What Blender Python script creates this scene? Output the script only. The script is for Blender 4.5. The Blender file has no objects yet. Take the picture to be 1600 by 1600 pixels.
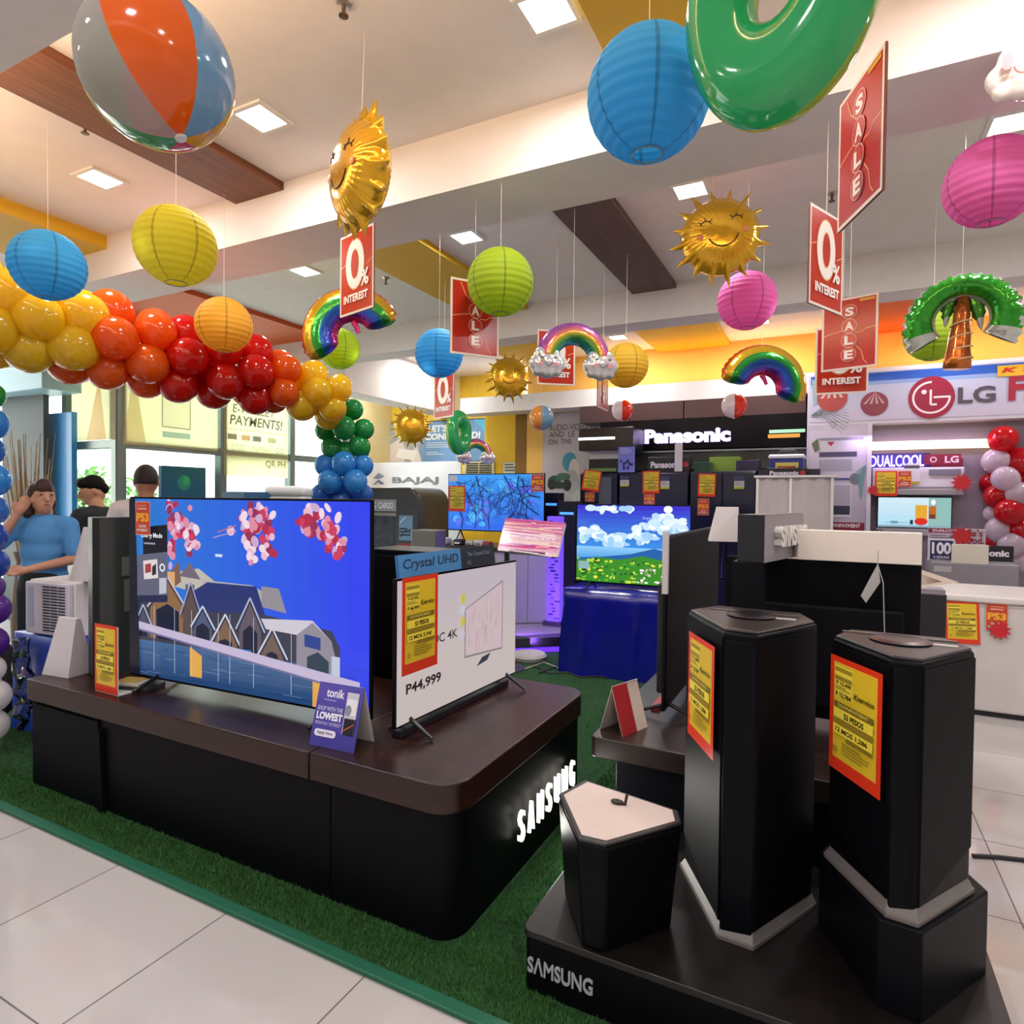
import bpy, math, random
import numpy as np
from mathutils import Matrix, Vector
random.seed(7)
PI = math.pi
scn = bpy.context.scene
COL = scn.collection
# ---------------------------------------------------------------- camera, world, exposure
FPX, YAW, PIT, ROL, EYE = 982.2, .4734, .0214, .0103, 1.5
def _rot():
    c, s = math.cos, math.sin
    Ry = np.array([[c(YAW), 0, s(YAW)], [0, 1, 0], [-s(YAW), 0, c(YAW)]])
    Rx = np.array([[1, 0, 0], [0, c(PIT), -s(PIT)], [0, s(PIT), c(PIT)]])
    Rz = np.array([[c(ROL), -s(ROL), 0], [s(ROL), c(ROL), 0], [0, 0, 1]])
    return Rz @ Rx @ Ry
RC = _rot()
cam_d = bpy.data.cameras.new('camera'); cam = bpy.data.objects.new('camera', cam_d); COL.objects.link(cam)
cam_d.sensor_width = 36; cam_d.lens = 36 * FPX / 1600; cam_d.clip_start = .02
_w = lambda v: Vector((v[0], v[2], -v[1]))          # (x, down, ahead) -> blender
_r, _u, _b = _w(RC[0]), -_w(RC[1]), -_w(RC[2])
cam.matrix_world = Matrix(((_r.x, _u.x, _b.x, 0), (_r.y, _u.y, _b.y, 0), (_r.z, _u.z, _b.z, EYE), (0, 0, 0, 1)))
scn.camera = cam
world = bpy.data.worlds.new('daylight'); scn.world = world; world.use_nodes = True
_bg = world.node_tree.nodes['Background']; _bg.inputs[0].default_value = (.86, .93, 1, 1); _bg.inputs[1].default_value = 6.5
scn.view_settings.view_transform = 'Standard'; scn.view_settings.look = 'None'
scn.view_settings.exposure = 0.32; scn.view_settings.gamma = 1.0
scn.cycles.max_bounces = 5; scn.cycles.diffuse_bounces = 4; scn.cycles.glossy_bounces = 3; scn.cycles.transmission_bounces = 3; scn.cycles.transparent_max_bounces = 10; scn.cycles.adaptive_threshold = .04
scn.cycles.sample_clamp_indirect = 6; scn.cycles.caustics_reflective = False; scn.cycles.caustics_refractive = False
ZC, ZB = 3.5, 3.18                                   # ceiling, underside of the beams
LAMPS = [(x, y) for y, xs in ((2.38, (-4.17, -2.73, -1.08, .6, 2.2)), (4.15, (-4.21, -2.54, -.86, .79, 2.4)),
         (7.5, (-6.5, -5.2, -3.95, -2.4, -.78, .9, 2.5)), (-.2, (-4.2, -2.6, -1.0, .6, 2.2)), (-1.9, (-4.2, -2.6, -1.0, .6, 2.2))) for x in xs]  # leftmost pair of the back row is added to brighten the yellow corner
LAMP_W, LAMP_COL = 15, (1, .985, 1)
def area(name, loc, sx, sy, watts, col, rot=(0, 0, 0)):
    d = bpy.data.lights.new(name, 'AREA'); d.shape = 'RECTANGLE'; d.size = sx; d.size_y = sy; d.energy = watts; d.color = col
    o = bpy.data.objects.new(name, d); o.location = loc; o.rotation_euler = rot; COL.objects.link(o); return o
for _x, _y in LAMPS: area('panel_lamp', (_x, _y, ZC - .03), .2, .2, LAMP_W * (1.35 if _y > 7 else .8 if _y < 1 else .7 if _y < 3 else 1.05), LAMP_COL)  # rows overhead and behind are assumed, out of view
area('assumed_warm_lamp', (-1.6, 1.37, 3.3), 6.4, .05, 25, (1, .64, .36), (math.radians(84), 0, 0))      # assumed warm lamp added on the near beam's hidden side, tinting the ceiling peach
area('cove_lamp_back', (-.6, 8.07, 3.02), 4.6, .05, 9, (1, .5, .07), (math.radians(168), 0, 0))       # led strip assumed lying on the back ledge, from the cove's glow
area('booth_lamp', (.75, 7.75, 2.2), 1.2, .06, 3, (.78, .55, 1), (math.radians(20), 0, 0))

# ---------------------------------------------------------------- helpers
def ray(px, py):
    d = RC.T @ np.array([(px - 800) / FPX, (py - 800) / FPX, 1.0]); return Vector((d[0], d[2], -d[1]))
def at(px, py, X=None, Y=None, Z=None, d=None):      # pixel of the photo + one known plane (or depth) -> point of the room
    r = ray(px, py)
    t = X / r.x if X is not None else Y / r.y if Y is not None else (Z - EYE) / r.z if Z is not None else d
    return Vector((0, 0, EYE)) + r * t
def xr(x0, y0, x1, y1, Y):                            # pixel box on a wall facing us -> X0, X1, Z0, Z1
    a, b = at(x0, (y0 + y1) / 2, Y=Y), at(x1, (y0 + y1) / 2, Y=Y); m = (x0 + x1) / 2
    return a.x, b.x, at(m, y1, Y=Y).z, at(m, y0, Y=Y).z
def H(h):
    h = h.lstrip('#'); v = [int(h[i:i + 2], 16) / 255 for i in (0, 2, 4)]
    return tuple(c / 12.92 if c <= .04045 else ((c + .055) / 1.055) ** 2.4 for c in v) + (1,)
MC = {}
def nd(nt, t, **k):
    n = nt.nodes.new(t)
    for a, b in k.items():
        if a in n.inputs: n.inputs[a].default_value = b
        else: setattr(n, a, b)
    return n
def mat(hexc, rough=.5, metal=0., emit=0., bump=0., bscale=60., coat=0., trans=0., vary=.06, spec=.5, emit_col=None):
    if hexc != 'Col' and not metal and not emit and spec == .5 and max(H(hexc)[:3]) < .009: spec = .1
    key = (hexc, rough, metal, emit, bump, bscale, coat, trans, vary, spec, emit_col)
    if key in MC: return MC[key]
    m = bpy.data.materials.new('m_' + hexc.strip('#')); m.use_nodes = True; nt = m.node_tree; L = nt.links.new
    p = nt.nodes['Principled BSDF']; p.inputs['Roughness'].default_value = rough; p.inputs['Metallic'].default_value = metal
    p.inputs['Specular IOR Level'].default_value = spec; p.inputs['Coat Weight'].default_value = coat; p.inputs['Coat Roughness'].default_value = .08
    if hexc == 'Col':
        a = nd(nt, 'ShaderNodeVertexColor', layer_name='Col'); src = a.outputs[0]
        if emit: p.inputs['Base Color'].default_value = (.004, .004, .005, 1)
        else: L(src, p.inputs['Base Color'])
    else:
        c = H(hexc); tc = nd(nt, 'ShaderNodeTexCoord'); n = nd(nt, 'ShaderNodeTexNoise', Scale=7.0, Detail=3.0); L(tc.outputs['Object'], n.inputs['Vector'])
        mx = nd(nt, 'ShaderNodeMix', data_type='RGBA'); L(n.outputs[0], mx.inputs[0])
        mx.inputs[6].default_value = tuple(v * (1 - vary) for v in c[:3]) + (1,); mx.inputs[7].default_value = tuple(min(1, v * (1 + vary)) for v in c[:3]) + (1,)
        src = mx.outputs[2]; L(src, p.inputs['Base Color'])
    if emit:
        if emit_col: p.inputs['Emission Color'].default_value = H(emit_col)
        else: L(src, p.inputs['Emission Color'])
        p.inputs['Emission Strength'].default_value = emit
    if bump:
        tc = nd(nt, 'ShaderNodeTexCoord'); n = nd(nt, 'ShaderNodeTexNoise', Scale=bscale, Detail=4.0); L(tc.outputs['Object'], n.inputs['Vector'])
        b = nd(nt, 'ShaderNodeBump', Strength=bump, Distance=.01); L(n.outputs[0], b.inputs['Height']); L(b.outputs[0], p.inputs['Normal'])
    if trans:
        t = nd(nt, 'ShaderNodeBsdfTranslucent'); L(src, t.inputs[0]); mx = nd(nt, 'ShaderNodeMixShader'); mx.inputs[0].default_value = trans
        L(p.outputs[0], mx.inputs[1]); L(t.outputs[0], mx.inputs[2]); L(mx.outputs[0], nt.nodes['Material Output'].inputs[0])
    MC[key] = m; return m
def glass(tint='#f4faf8', refl=.08):
    key = ('glass', tint, refl)
    if key in MC: return MC[key]
    m = bpy.data.materials.new('m_glass'); m.use_nodes = True; nt = m.node_tree; nt.nodes.remove(nt.nodes['Principled BSDF'])
    a = nd(nt, 'ShaderNodeBsdfTransparent', Color=H(tint)); b = nd(nt, 'ShaderNodeBsdfGlossy', Roughness=.03); lw = nd(nt, 'ShaderNodeLayerWeight', Blend=refl)
    mx = nd(nt, 'ShaderNodeMixShader'); L = nt.links.new; L(lw.outputs['Fresnel'], mx.inputs[0]); L(a.outputs[0], mx.inputs[1]); L(b.outputs[0], mx.inputs[2]); L(mx.outputs[0], nt.nodes['Material Output'].inputs[0])
    MC[key] = m; return m
def wood(c1, c2, rough=.4, scale=3., axis='X', bump=.05):
    key = ('wood', c1, c2, rough, scale, axis)
    if key in MC: return MC[key]
    m = bpy.data.materials.new('m_wood'); m.use_nodes = True; nt = m.node_tree; L = nt.links.new; p = nt.nodes['Principled BSDF']; p.inputs['Roughness'].default_value = rough
    tc = nd(nt, 'ShaderNodeTexCoord'); mp = nd(nt, 'ShaderNodeMapping'); L(tc.outputs['Object'], mp.inputs[0])
    mp.inputs['Scale'].default_value = (1, 14, 14) if axis == 'X' else (14, 1, 14)
    n = nd(nt, 'ShaderNodeTexNoise', Scale=scale, Detail=6.0, Roughness=.65); L(mp.outputs[0], n.inputs['Vector'])
    r = nd(nt, 'ShaderNodeValToRGB'); r.color_ramp.elements[0].position = .3; r.color_ramp.elements[1].position = .7
    r.color_ramp.elements[0].color = H(c1); r.color_ramp.elements[1].color = H(c2); L(n.outputs[0], r.inputs[0]); L(r.outputs[0], p.inputs['Base Color'])
    MC[key] = m; return m
def printm(rough=.45, trans=0.): return mat('Col', rough, trans=trans)
def screenm(s=1.0): return mat('Col', .12, emit=s, spec=.4)
FOIL = lambda: mat('Col', .16, metal=.55, bump=.25, bscale=28., coat=.3)

def thing(name, label, cat, loc=(0, 0, 0), rz=0., group=None):
    o = bpy.data.objects.new(name, None); o.empty_display_size = .1; COL.objects.link(o)
    o.location = loc; o.rotation_euler = (0, 0, rz); return tag(o, label, cat, group)
def tag(o, label, cat, group=None):
    o['label'] = label; o['category'] = cat
    if group: o['group'] = group
    return o
class G:                                              # collects shapes, then links them as ONE mesh object
    def __init__(s): s.v, s.f, s.c, s.k = [], [], [], (1, 1, 1, 1)
    def col(s, h): s.k = H(h) if isinstance(h, str) else h; return s
    def add(s, vs, fs, M=None, cols=None):
        o = len(s.v); s.v += [tuple(M @ Vector(v)) for v in vs] if M else [tuple(v) for v in vs]
        for i, f in enumerate(fs): s.f.append(tuple(j + o for j in f)); s.c.append(cols[i] if cols else s.k)
        return s
    def box(s, x0, x1, y0, y1, z0, z1, M=None):
        return s.add([(x, y, z) for z in (z0, z1) for y in (y0, y1) for x in (x0, x1)], [(0, 2, 3, 1), (4, 5, 7, 6), (0, 1, 5, 4), (2, 6, 7, 3), (0, 4, 6, 2), (1, 3, 7, 5)], M)
    def prism(s, pts, z0, z1, top=1., M=None, ctr=None):  # polygon (x, y) raised from z0 to z1; top scales the upper outline
        n = len(pts); cx, cy = ctr or (sum(p[0] for p in pts) / n, sum(p[1] for p in pts) / n)
        vs = [(x, y, z0) for x, y in pts] + [(cx + (x - cx) * top, cy + (y - cy) * top, z1) for x, y in pts]
        return s.add(vs, [tuple(range(n))[::-1], tuple(range(n, 2 * n))] + [(i, (i + 1) % n, n + (i + 1) % n, n + i) for i in range(n)], M)
    def lathe(s, prof, n=24, M=None, cols=None, cap=True):
        vs = [(r * math.cos(2 * PI * i / n), r * math.sin(2 * PI * i / n), z) for r, z in prof for i in range(n)]
        fs, cs = [], []
        for j in range(len(prof) - 1):
            for i in range(n):
                a, b = j * n + i, j * n + (i + 1) % n; fs.append((a, b, b + n, a + n)); cs.append(cols(j, i) if cols else s.k)
        if cap:
            fs += [tuple(range(n))[::-1], tuple(range((len(prof) - 1) * n, len(prof) * n))]; cs += [cols(0, 0), cols(len(prof) - 2, 0)] if cols else [s.k] * 2
        return s.add(vs, fs, M, cs)
    def ball(s, c, r, n=20, m=12, sc=(1, 1, 1), cols=None, M=None):
        prof = [(max(1e-4, math.sin(PI * j / m)), -math.cos(PI * j / m)) for j in range(m + 1)]
        T = Matrix.Translation(c) @ (M or Matrix()) @ Matrix.Diagonal((r * sc[0], r * sc[1], r * sc[2], 1))
        return s.lathe(prof, n, T, cols)
    def tube(s, pts, r, n=8, cap=True):
        pts = [Vector(p) for p in pts]; rs = r if isinstance(r, (list, tuple)) else [r] * len(pts); vs, fs = [], []; ref = None
        for i, p in enumerate(pts):
            t = (pts[min(i + 1, len(pts) - 1)] - pts[max(i - 1, 0)]).normalized()
            if ref is None: ref = t.orthogonal().normalized()
            ref = (ref - t * ref.dot(t)).normalized(); b = t.cross(ref)
            vs += [tuple(p + (ref * math.cos(2 * PI * k / n) + b * math.sin(2 * PI * k / n)) * rs[i]) for k in range(n)]
        for i in range(len(pts) - 1):
            for k in range(n): a, c = i * n + k, i * n + (k + 1) % n; fs.append((a, c, c + n, a + n))
        if cap: fs += [tuple(range(n))[::-1], tuple(range((len(pts) - 1) * n, len(pts) * n))]
        return s.add(vs, fs)
    def capsule(s, a, b, ra, rb, n=14):
        a, b = Vector(a), Vector(b); d = (b - a).normalized(); L = (b - a).length; q = d.to_track_quat('Z', 'Y').to_matrix().to_4x4()
        prof = [(max(1e-4, ra * math.sin(t)), -ra * math.cos(t)) for t in [PI / 2 * k / 4 for k in range(5)]] + [(max(1e-4, rb * math.cos(t)), L + rb * math.sin(t)) for t in [PI / 2 * k / 4 for k in range(5)]]
        return s.lathe(prof, n, Matrix.Translation(a) @ q)
    def mesh(s, name='m'):
        me = bpy.data.meshes.new(name); me.from_pydata(s.v, [], s.f)
        at_ = me.attributes.new('Col', 'FLOAT_COLOR', 'CORNER'); arr = np.empty((len(me.loops), 4), np.float32); i = 0
        for f, c in zip(s.f, s.c): arr[i:i + len(f)] = c; i += len(f)
        at_.data.foreach_set('color', arr.ravel()); me.update(); return me
    def build(s, name, m, parent=None, loc=(0, 0, 0), rz=0., smooth=False, bevel=0., label=None, rot=None):
        return link(name, s.mesh(name), m, parent, loc, rz, smooth, bevel, label, rot)
def link(name, me, m, parent=None, loc=(0, 0, 0), rz=0., smooth=False, bevel=0., label=None, rot=None):
    if not me.materials: me.materials.append(m)
    o = bpy.data.objects.new(name, me); COL.objects.link(o); o.location = loc; o.rotation_euler = rot or (0, 0, rz)
    if parent: o.parent = parent
    if label: o['label'] = label
    if smooth:
        me.polygons.foreach_set('use_smooth', [True] * len(me.polygons))
        if smooth != 'all': me.set_sharp_from_angle(angle=math.radians(38))
    if bevel:
        b = o.modifiers.new('bevel', 'BEVEL'); b.width = bevel; b.segments = 3; b.limit_method = 'ANGLE'; b.angle_limit = math.radians(40)
    return o
def copy_tree(o, parent=None):
    c = o.copy(); COL.objects.link(c)
    if parent: c.parent = parent
    for ch in list(o.children): copy_tree(ch, c)
    return c
def structure(name, g, m, **k): o = g.build(name, m, **k); o['kind'] = 'structure'; return o
_fonts = {}
def glyphs(txt, bold=.0, shear=0.):
    k = (txt, bold, shear)
    if k not in _fonts:
        cu = bpy.data.curves.new('t', 'FONT'); cu.body = txt; cu.size = 1; cu.offset = bold; cu.shear = shear; cu.resolution_u = 3
        o = bpy.data.objects.new('t', cu); COL.objects.link(o); me = bpy.data.meshes.new_from_object(o)
        vs = [(v.co.x, v.co.y) for v in me.vertices]; fs = [tuple(p.vertices) for p in me.polygons]
        bpy.data.objects.remove(o); bpy.data.curves.remove(cu); bpy.data.meshes.remove(me)
        xs = [v[0] for v in vs] or [0, 1]; ys = [v[1] for v in vs] or [0, 1]
        _fonts[k] = (vs, fs, min(xs), max(xs), min(ys), max(ys))
    return _fonts[k]
class Pic(G):                                         # flat print or screen picture: local x right, z up, facing -y; later shapes lie above earlier ones
    def __init__(s, eps=.0006): super().__init__(); s.n = 0; s.eps = eps
    def poly(s, pts, c, up=True):
        if up: s.n += 1
        a = sum(pts[i][0] * pts[(i + 1) % len(pts)][1] - pts[(i + 1) % len(pts)][0] * pts[i][1] for i in range(len(pts)))
        if a < 0: pts = pts[::-1]
        s.col(c); return s.add([(x, -s.n * s.eps, z) for x, z in pts], [tuple(range(len(pts)))])
    def rect(s, x0, z0, x1, z1, c, up=True): return s.poly([(x0, z0), (x1, z0), (x1, z1), (x0, z1)], c, up)
    def grad(s, x0, z0, x1, z1, c0, c1, n=10):       # c0 bottom, c1 top
        a, b = H(c0), H(c1); s.n += 1
        for i in range(n):
            t = (i + .5) / n; s.rect(x0, z0 + (z1 - z0) * i / n, x1, z0 + (z1 - z0) * (i + 1) / n, tuple(a[k] * (1 - t) + b[k] * t for k in range(4)), False)
        return s
    def ell(s, cx, cz, rx, rz, c, n=28, up=True, a=0.):
        ca, sa = math.cos(a), math.sin(a)
        return s.poly([(cx + rx * math.cos(2 * PI * i / n) * ca - rz * math.sin(2 * PI * i / n) * sa, cz + rx * math.cos(2 * PI * i / n) * sa + rz * math.sin(2 * PI * i / n) * ca) for i in range(n)], c, up)
    def ring(s, cx, cz, r0, r1, c, a0=0., a1=2 * PI, n=32, sx=1., sz=1.):
        s.n += 1
        for i in range(n):
            p, q = a0 + (a1 - a0) * i / n, a0 + (a1 - a0) * (i + 1) / n
            s.poly([(cx + r * math.cos(t) * sx, cz + r * math.sin(t) * sz) for r, t in ((r0, p), (r1, p), (r1, q), (r0, q))], c, False)
        return s
    def mesh(s, name='m'):                            # the layers of one print stay within a few millimetres
        if s.n * s.eps > .007: q = .007 / (s.n * s.eps); s.v = [(x, y * q, z) for x, y, z in s.v]
        return super().mesh(name)
    def line(s, pts, w, c):
        s.n += 1
        for (x0, z0), (x1, z1) in zip(pts[:-1], pts[1:]):
            d = math.hypot(x1 - x0, z1 - z0) or 1; nx, nz = -(z1 - z0) / d * w / 2, (x1 - x0) / d * w / 2
            s.poly([(x0 + nx, z0 + nz), (x0 - nx, z0 - nz), (x1 - nx, z1 - nz), (x1 + nx, z1 + nz)], c, False)
        return s
    def text(s, t, x0, z0, x1, z1, c, bold=.0, shear=0., fit=True):    # lettering stretched into the box
        vs, fs, a, b, d, e = glyphs(t, bold, shear); s.n += 1; s.col(c); kx, kz = (x1 - x0) / max(b - a, 1e-6), (z1 - z0) / max(e - d, 1e-6)
        if not fit: kx = min(kx, kz); x0 = (x0 + x1) / 2 - kx * (b - a) / 2
        return s.add([(x0 + (x - a) * kx, -s.n * s.eps, z0 + (z - d) * kz) for x, z in vs], fs)
    def bars(s, x0, z0, x1, z1, n, c, fill=.5, seed=1):   # rows of small print
        rr = random.Random(seed); h = (z1 - z0) / n
        for i in range(n): s.rect(x0, z1 - h * (i + fill), x0 + (x1 - x0) * rr.uniform(.6, 1), z1 - h * i, c, i == 0)
        return s
def letters3d(txt, w, h, depth, m, name='lettering', parent=None, loc=(0, 0, 0), rz=0., bold=.02, label=None, shear=0.):
    vs, fs, a, b, d, e = glyphs(txt, bold, shear); g = G(); kx, kz = w / (b - a), h / (e - d); n = len(vs)
    from collections import Counter
    ed = Counter(); dirs = {}
    for f in fs:
        for i in range(len(f)):
            p, q = f[i], f[(i + 1) % len(f)]; ed[frozenset((p, q))] += 1; dirs[frozenset((p, q))] = (p, q)
    V = [((x - a) * kx - w / 2, -depth, (z - d) * kz) for x, z in vs] + [((x - a) * kx - w / 2, 0, (z - d) * kz) for x, z in vs]
    F = list(fs) + [tuple(i + n for i in f[::-1]) for f in fs] + [(dirs[k][1], dirs[k][0], dirs[k][0] + n, dirs[k][1] + n) for k, cnt in ed.items() if cnt == 1]
    g.add(V, F); return g.build(name, m, parent, loc, rz, label=label)
def blob(name, g, m, parent, vox=.01, it=6):          # melts overlapping shapes into one continuous skin
    o = g.build(name, m, parent); r = o.modifiers.new('r', 'REMESH'); r.mode = 'VOXEL'; r.voxel_size = vox; r.use_smooth_shade = True
    s = o.modifiers.new('s', 'SMOOTH'); s.iterations = it; s.factor = .5
    bpy.context.view_layer.update(); me = bpy.data.meshes.new_from_object(o.evaluated_get(bpy.context.evaluated_depsgraph_get()))
    o.modifiers.clear(); old = o.data; o.data = me; bpy.data.meshes.remove(old); me.name = name
    if not me.materials: me.materials.append(m)
    me.polygons.foreach_set('use_smooth', [True] * len(me.polygons)); return o
def rrect(x0, x1, y0, y1, r, n=6):                    # rounded rectangle outline; r for every corner (or 4 values, from lower left, ccw)
    rs = r if isinstance(r, (list, tuple)) else [r] * 4; out = []
    for (cx, cy, a), q in zip(((x0, y0, PI), (x1, y0, 1.5 * PI), (x1, y1, 0), (x0, y1, .5 * PI)), rs):
        sx, sy = (1 if cx == x0 else -1), (1 if cy == y0 else -1)
        if q <= 0: out.append((cx, cy)); continue
        out += [(cx + sx * q + q * math.cos(a + PI / 2 * k / n), cy + sy * q + q * math.sin(a + PI / 2 * k / n)) for k in range(n + 1)]
    return out
ORD = ['first', 'second', 'third', 'fourth', 'fifth', 'sixth', 'seventh', 'eighth', 'ninth', 'tenth', 'eleventh', 'twelfth', 'thirteenth', 'fourteenth', 'fifteenth', 'sixteenth', 'seventeenth', 'eighteenth', 'nineteenth', 'twentieth']
BLACK = lambda r=.45: mat('#131317', r)
# ---------------------------------------------------------------- the room
def floor_mat():
    m = bpy.data.materials.new('m_floor_tile'); m.use_nodes = True; nt = m.node_tree; L = nt.links.new; p = nt.nodes['Principled BSDF']
    tc = nd(nt, 'ShaderNodeTexCoord'); mp = nd(nt, 'ShaderNodeMapping'); L(tc.outputs['Object'], mp.inputs[0]); mp.inputs['Location'].default_value = (1.28 + .635 * 20, -.95 + .62 * 20, 0)
    b = nd(nt, 'ShaderNodeTexBrick', offset=0.0, squash=1.0); b.offset = 0; L(mp.outputs[0], b.inputs['Vector'])
    for k, v in (('Scale', 1.0), ('Mortar Size', .0028), ('Mortar Smooth', .1), ('Brick Width', .635), ('Row Height', .62)): b.inputs[k].default_value = v
    b.inputs['Color1'].default_value = H('#c2bbb8'); b.inputs['Color2'].default_value = H('#bcb5b2'); b.inputs['Mortar'].default_value = H('#6e6764')
    L(b.outputs['Color'], p.inputs['Base Color']); p.inputs['Roughness'].default_value = .07; p.inputs['Specular IOR Level'].default_value = .55
    bp = nd(nt, 'ShaderNodeBump', Strength=.25, Distance=.003, invert=True); L(b.outputs['Fac'], bp.inputs['Height']); L(bp.outputs[0], p.inputs['Normal']); return m
structure('floor', G().box(-12.5, 4.5, -4, 10.5, -.12, 0), floor_mat())
PAINT = mat('#ebe4df', .75, bump=.03); PAINT2 = mat('#d9d6d4', .75, bump=.03)
structure('ceiling', G().prism([(-9.3, -4), (4.5, -4), (4.5, 10.5), (-7.1, 10.5), (-7.1, 4.18), (-9.3, 4.18)], ZC, ZC + .1), PAINT)
for i, (x0, x1, y0, y1, z0) in enumerate(((-9.2, 4.5, .85, 1.33, ZB), (-9.2, 4.5, 2.93, 3.4, ZB), (-9.2, 4.5, 5.86, 6.16, ZB), (-5.95, -5.55, 6.16, 9.2, 2.86), (-9.2, 4.5, -1.2, -.8, ZB))):
    structure('trim_%d' % (i + 1), G().box(x0, x1, y0, y1, z0, ZC), PAINT)
# flat strips under the slab between the beams
YEL, ORG, WBR = mat('#d8ac1e', .6), mat('#d8591c', .6), wood('#5e3420', '#87502f', .5, 2.2, 'Y')
for i, (x0, x1, y0, y1, m, t) in enumerate(((-3.6, -3.16, 1.33, 2.93, WBR, .05), (-1.74, -1.33, 3.4, 5.86, wood('#553f38', '#6b5148', .5, 2.2, 'Y'), .05), (-.93, -.52, 1.33, 2.93, YEL, .05), (-5.9, -5.05, 1.33, 2.93, YEL, .1), (-3.5, -2.85, 3.4, 5.86, YEL, .05),
        (-7.6, -5.6, 3.4, 5.86, ORG, .05), (-4.1, -3.4, 6.16, 8.3, YEL, .05), (-2.1, -1.2, 6.16, 8.3, YEL, .05), (.2, .9, 6.16, 8.3, ORG, .08), (1.0, 1.4, 1.33, 2.93, WBR, .05))):
    structure('trim_%d' % (i + 6), G().box(x0, x1, y0, y1, ZC - t, ZC + .01), m)
# walls: left far side, behind the camera, right, and the wall of brand displays
structure('wall_right', G().box(4.5, 4.6, -4, 10.5, 0, ZC), PAINT2)
structure('wall_back', G().box(-12.5, 4.5, -4.1, -4, 0, ZC), PAINT2)
structure('wall_front', G().box(-4.02, 4.5, 8.3, 8.4, 0, ZC), mat('#eab65a', .7))
structure('trim_16', G().box(-4.95, 4.5, 7.95, 8.3, 2.74, 2.97), mat('#dad5d2', .6))       # ledge with the cove strip above the displays
g = G().box(-9.3, -9.2, -4, 1.2, 0, ZC).box(-9.3, -9.2, 1.2, 4.1, 3.42, ZC).box(-9.3, -9.2, 1.2, 4.1, 0, .25).box(-9.28, -9.22, 1.9, 1.95, .25, 3.42).box(-9.28, -9.22, 2.6, 2.65, .25, 3.42).box(-9.28, -9.22, 3.3, 3.35, .25, 3.42).box(-9.28, -9.22, 1.2, 4.1, 2.6, 2.66)  # unseen window opening in the left wall, assumed for daylight and floor reflection
structure('wall_left', g, PAINT2)
# glazed vestibule: one side along y at X=-7, one side facing us at Y=4.18
ALU, WX, WY = mat('#7f8a84', .35, metal=.6), -7.0, 4.18
def pane_side(name, ys, zs=(0.0, 2.05, 3.3)):
    g = G()
    for y in ys: g.box(WX - .06, WX + .06, y - .045, y + .045, 0, 3.3)
    for z in zs: g.box(WX - .05, WX + .05, ys[0], ys[-1], z - .04 + (.04 if z == 0 else 0), z + .05)
    o = structure(name, g, ALU, bevel=.006)
    q = G().box(WX - .006, WX + .006, ys[0], ys[-1], 0.05, 3.3).build('pane', glass(), o); return o
pane_side('window_1', (4.18, 5.47, 6.62, 7.75))
g = G()
for x in (-9.15, -7.95, -7.0): g.box(x - .045, x + .045, WY - .06, WY + .06, 0, 3.3)
for z in (0.04, 2.05, 3.26): g.box(-9.2, -7, WY - .05, WY + .05, z - .04, z + .05)
w2 = structure('window_2', g, ALU, bevel=.006); G().box(-9.2, -7, WY - .006, WY + .006, .05, 3.3).build('pane', glass(), w2)
structure('wall_1', G().box(-9.3, -6.95, WY - .07, WY + .07, 3.3, ZC).box(-7.1, -6.95, WY + .07, 7.8, 3.3, ZC).box(-7.1, -6.95, 7.8, 8.9, 0, ZC), mat('#e9d9a4', .7))
# yellow back corner: wall with the poster, and the column
structure('wall_2', G().box(-7.1, -4.4, 8.9, 9.0, 0, ZC), mat('#f4cf3a', .65))
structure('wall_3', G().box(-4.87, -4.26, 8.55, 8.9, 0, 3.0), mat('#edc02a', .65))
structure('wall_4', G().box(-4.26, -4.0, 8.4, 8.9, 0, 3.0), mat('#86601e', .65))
# carpet of artificial grass: backing, edging and blades
cg = tag(G().box(-5.6, .40, 1.56, 6.4, .002, .012).build('grass_carpet', mat('#1d4a22', .95, bump=.8, bscale=160., vary=.3)), 'green artificial grass carpet under the display platforms', 'carpet')
G().prism([(-5.6, 1.515), (.40, 1.515), (.40, 1.56), (-5.6, 1.56)], .002, .018).build('edging', mat('#0c5a40', .5, bump=.1), cg, bevel=.005, label='dark teal binding along the front edge')
def blades():
    r = np.random.default_rng(3); P = []
    for x0, x1, y0, y1, n in ((-4.4, -.7, 1.565, 1.76, 26000), (-1.08, -.78, 1.7, 3.2, 14000), (-.8, .39, 1.565, 1.69, 5000), (-4.6, -3.6, 1.7, 2.4, 8000), (-1.08, -.92, 3.2, 4.9, 4000), (-2.7, -.93, 3.1, 4.95, 9000)):
        P.append(np.c_[r.uniform(x0, x1, n), r.uniform(y0, y1, n)])
    P = np.vstack(P); P = P[~((P[:, 0] > -3.66) & (P[:, 0] < -1.09) & (P[:, 1] > 1.735) & (P[:, 1] < 2.95))]; P = P[~((P[:, 0] > -.81) & (P[:, 1] > 1.7) & (P[:, 1] < 2.45))]; n = len(P); a = r.uniform(0, 2 * PI, n); h = r.uniform(.008, .02, n); w = .0022
    V = np.zeros((n, 3, 3)); V[:, 0] = np.c_[P[:, 0] - w * np.cos(a), P[:, 1] - w * np.sin(a), np.full(n, .01)]; V[:, 1] = np.c_[P[:, 0] + w * np.cos(a), P[:, 1] + w * np.sin(a), np.full(n, .01)]
    V[:, 2] = np.c_[P[:, 0] + r.normal(0, .006, n), P[:, 1] + r.normal(0, .006, n), .01 + h]
    me = bpy.data.meshes.new('grass_pile'); me.from_pydata(V.reshape(-1, 3).tolist(), [], [(3 * i, 3 * i + 1, 3 * i + 2) for i in range(n)])
    o = link('grass_pile', me, mat('#386a2c', .8, vary=.35), cg); o['kind'] = 'stuff'
blades()
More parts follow.
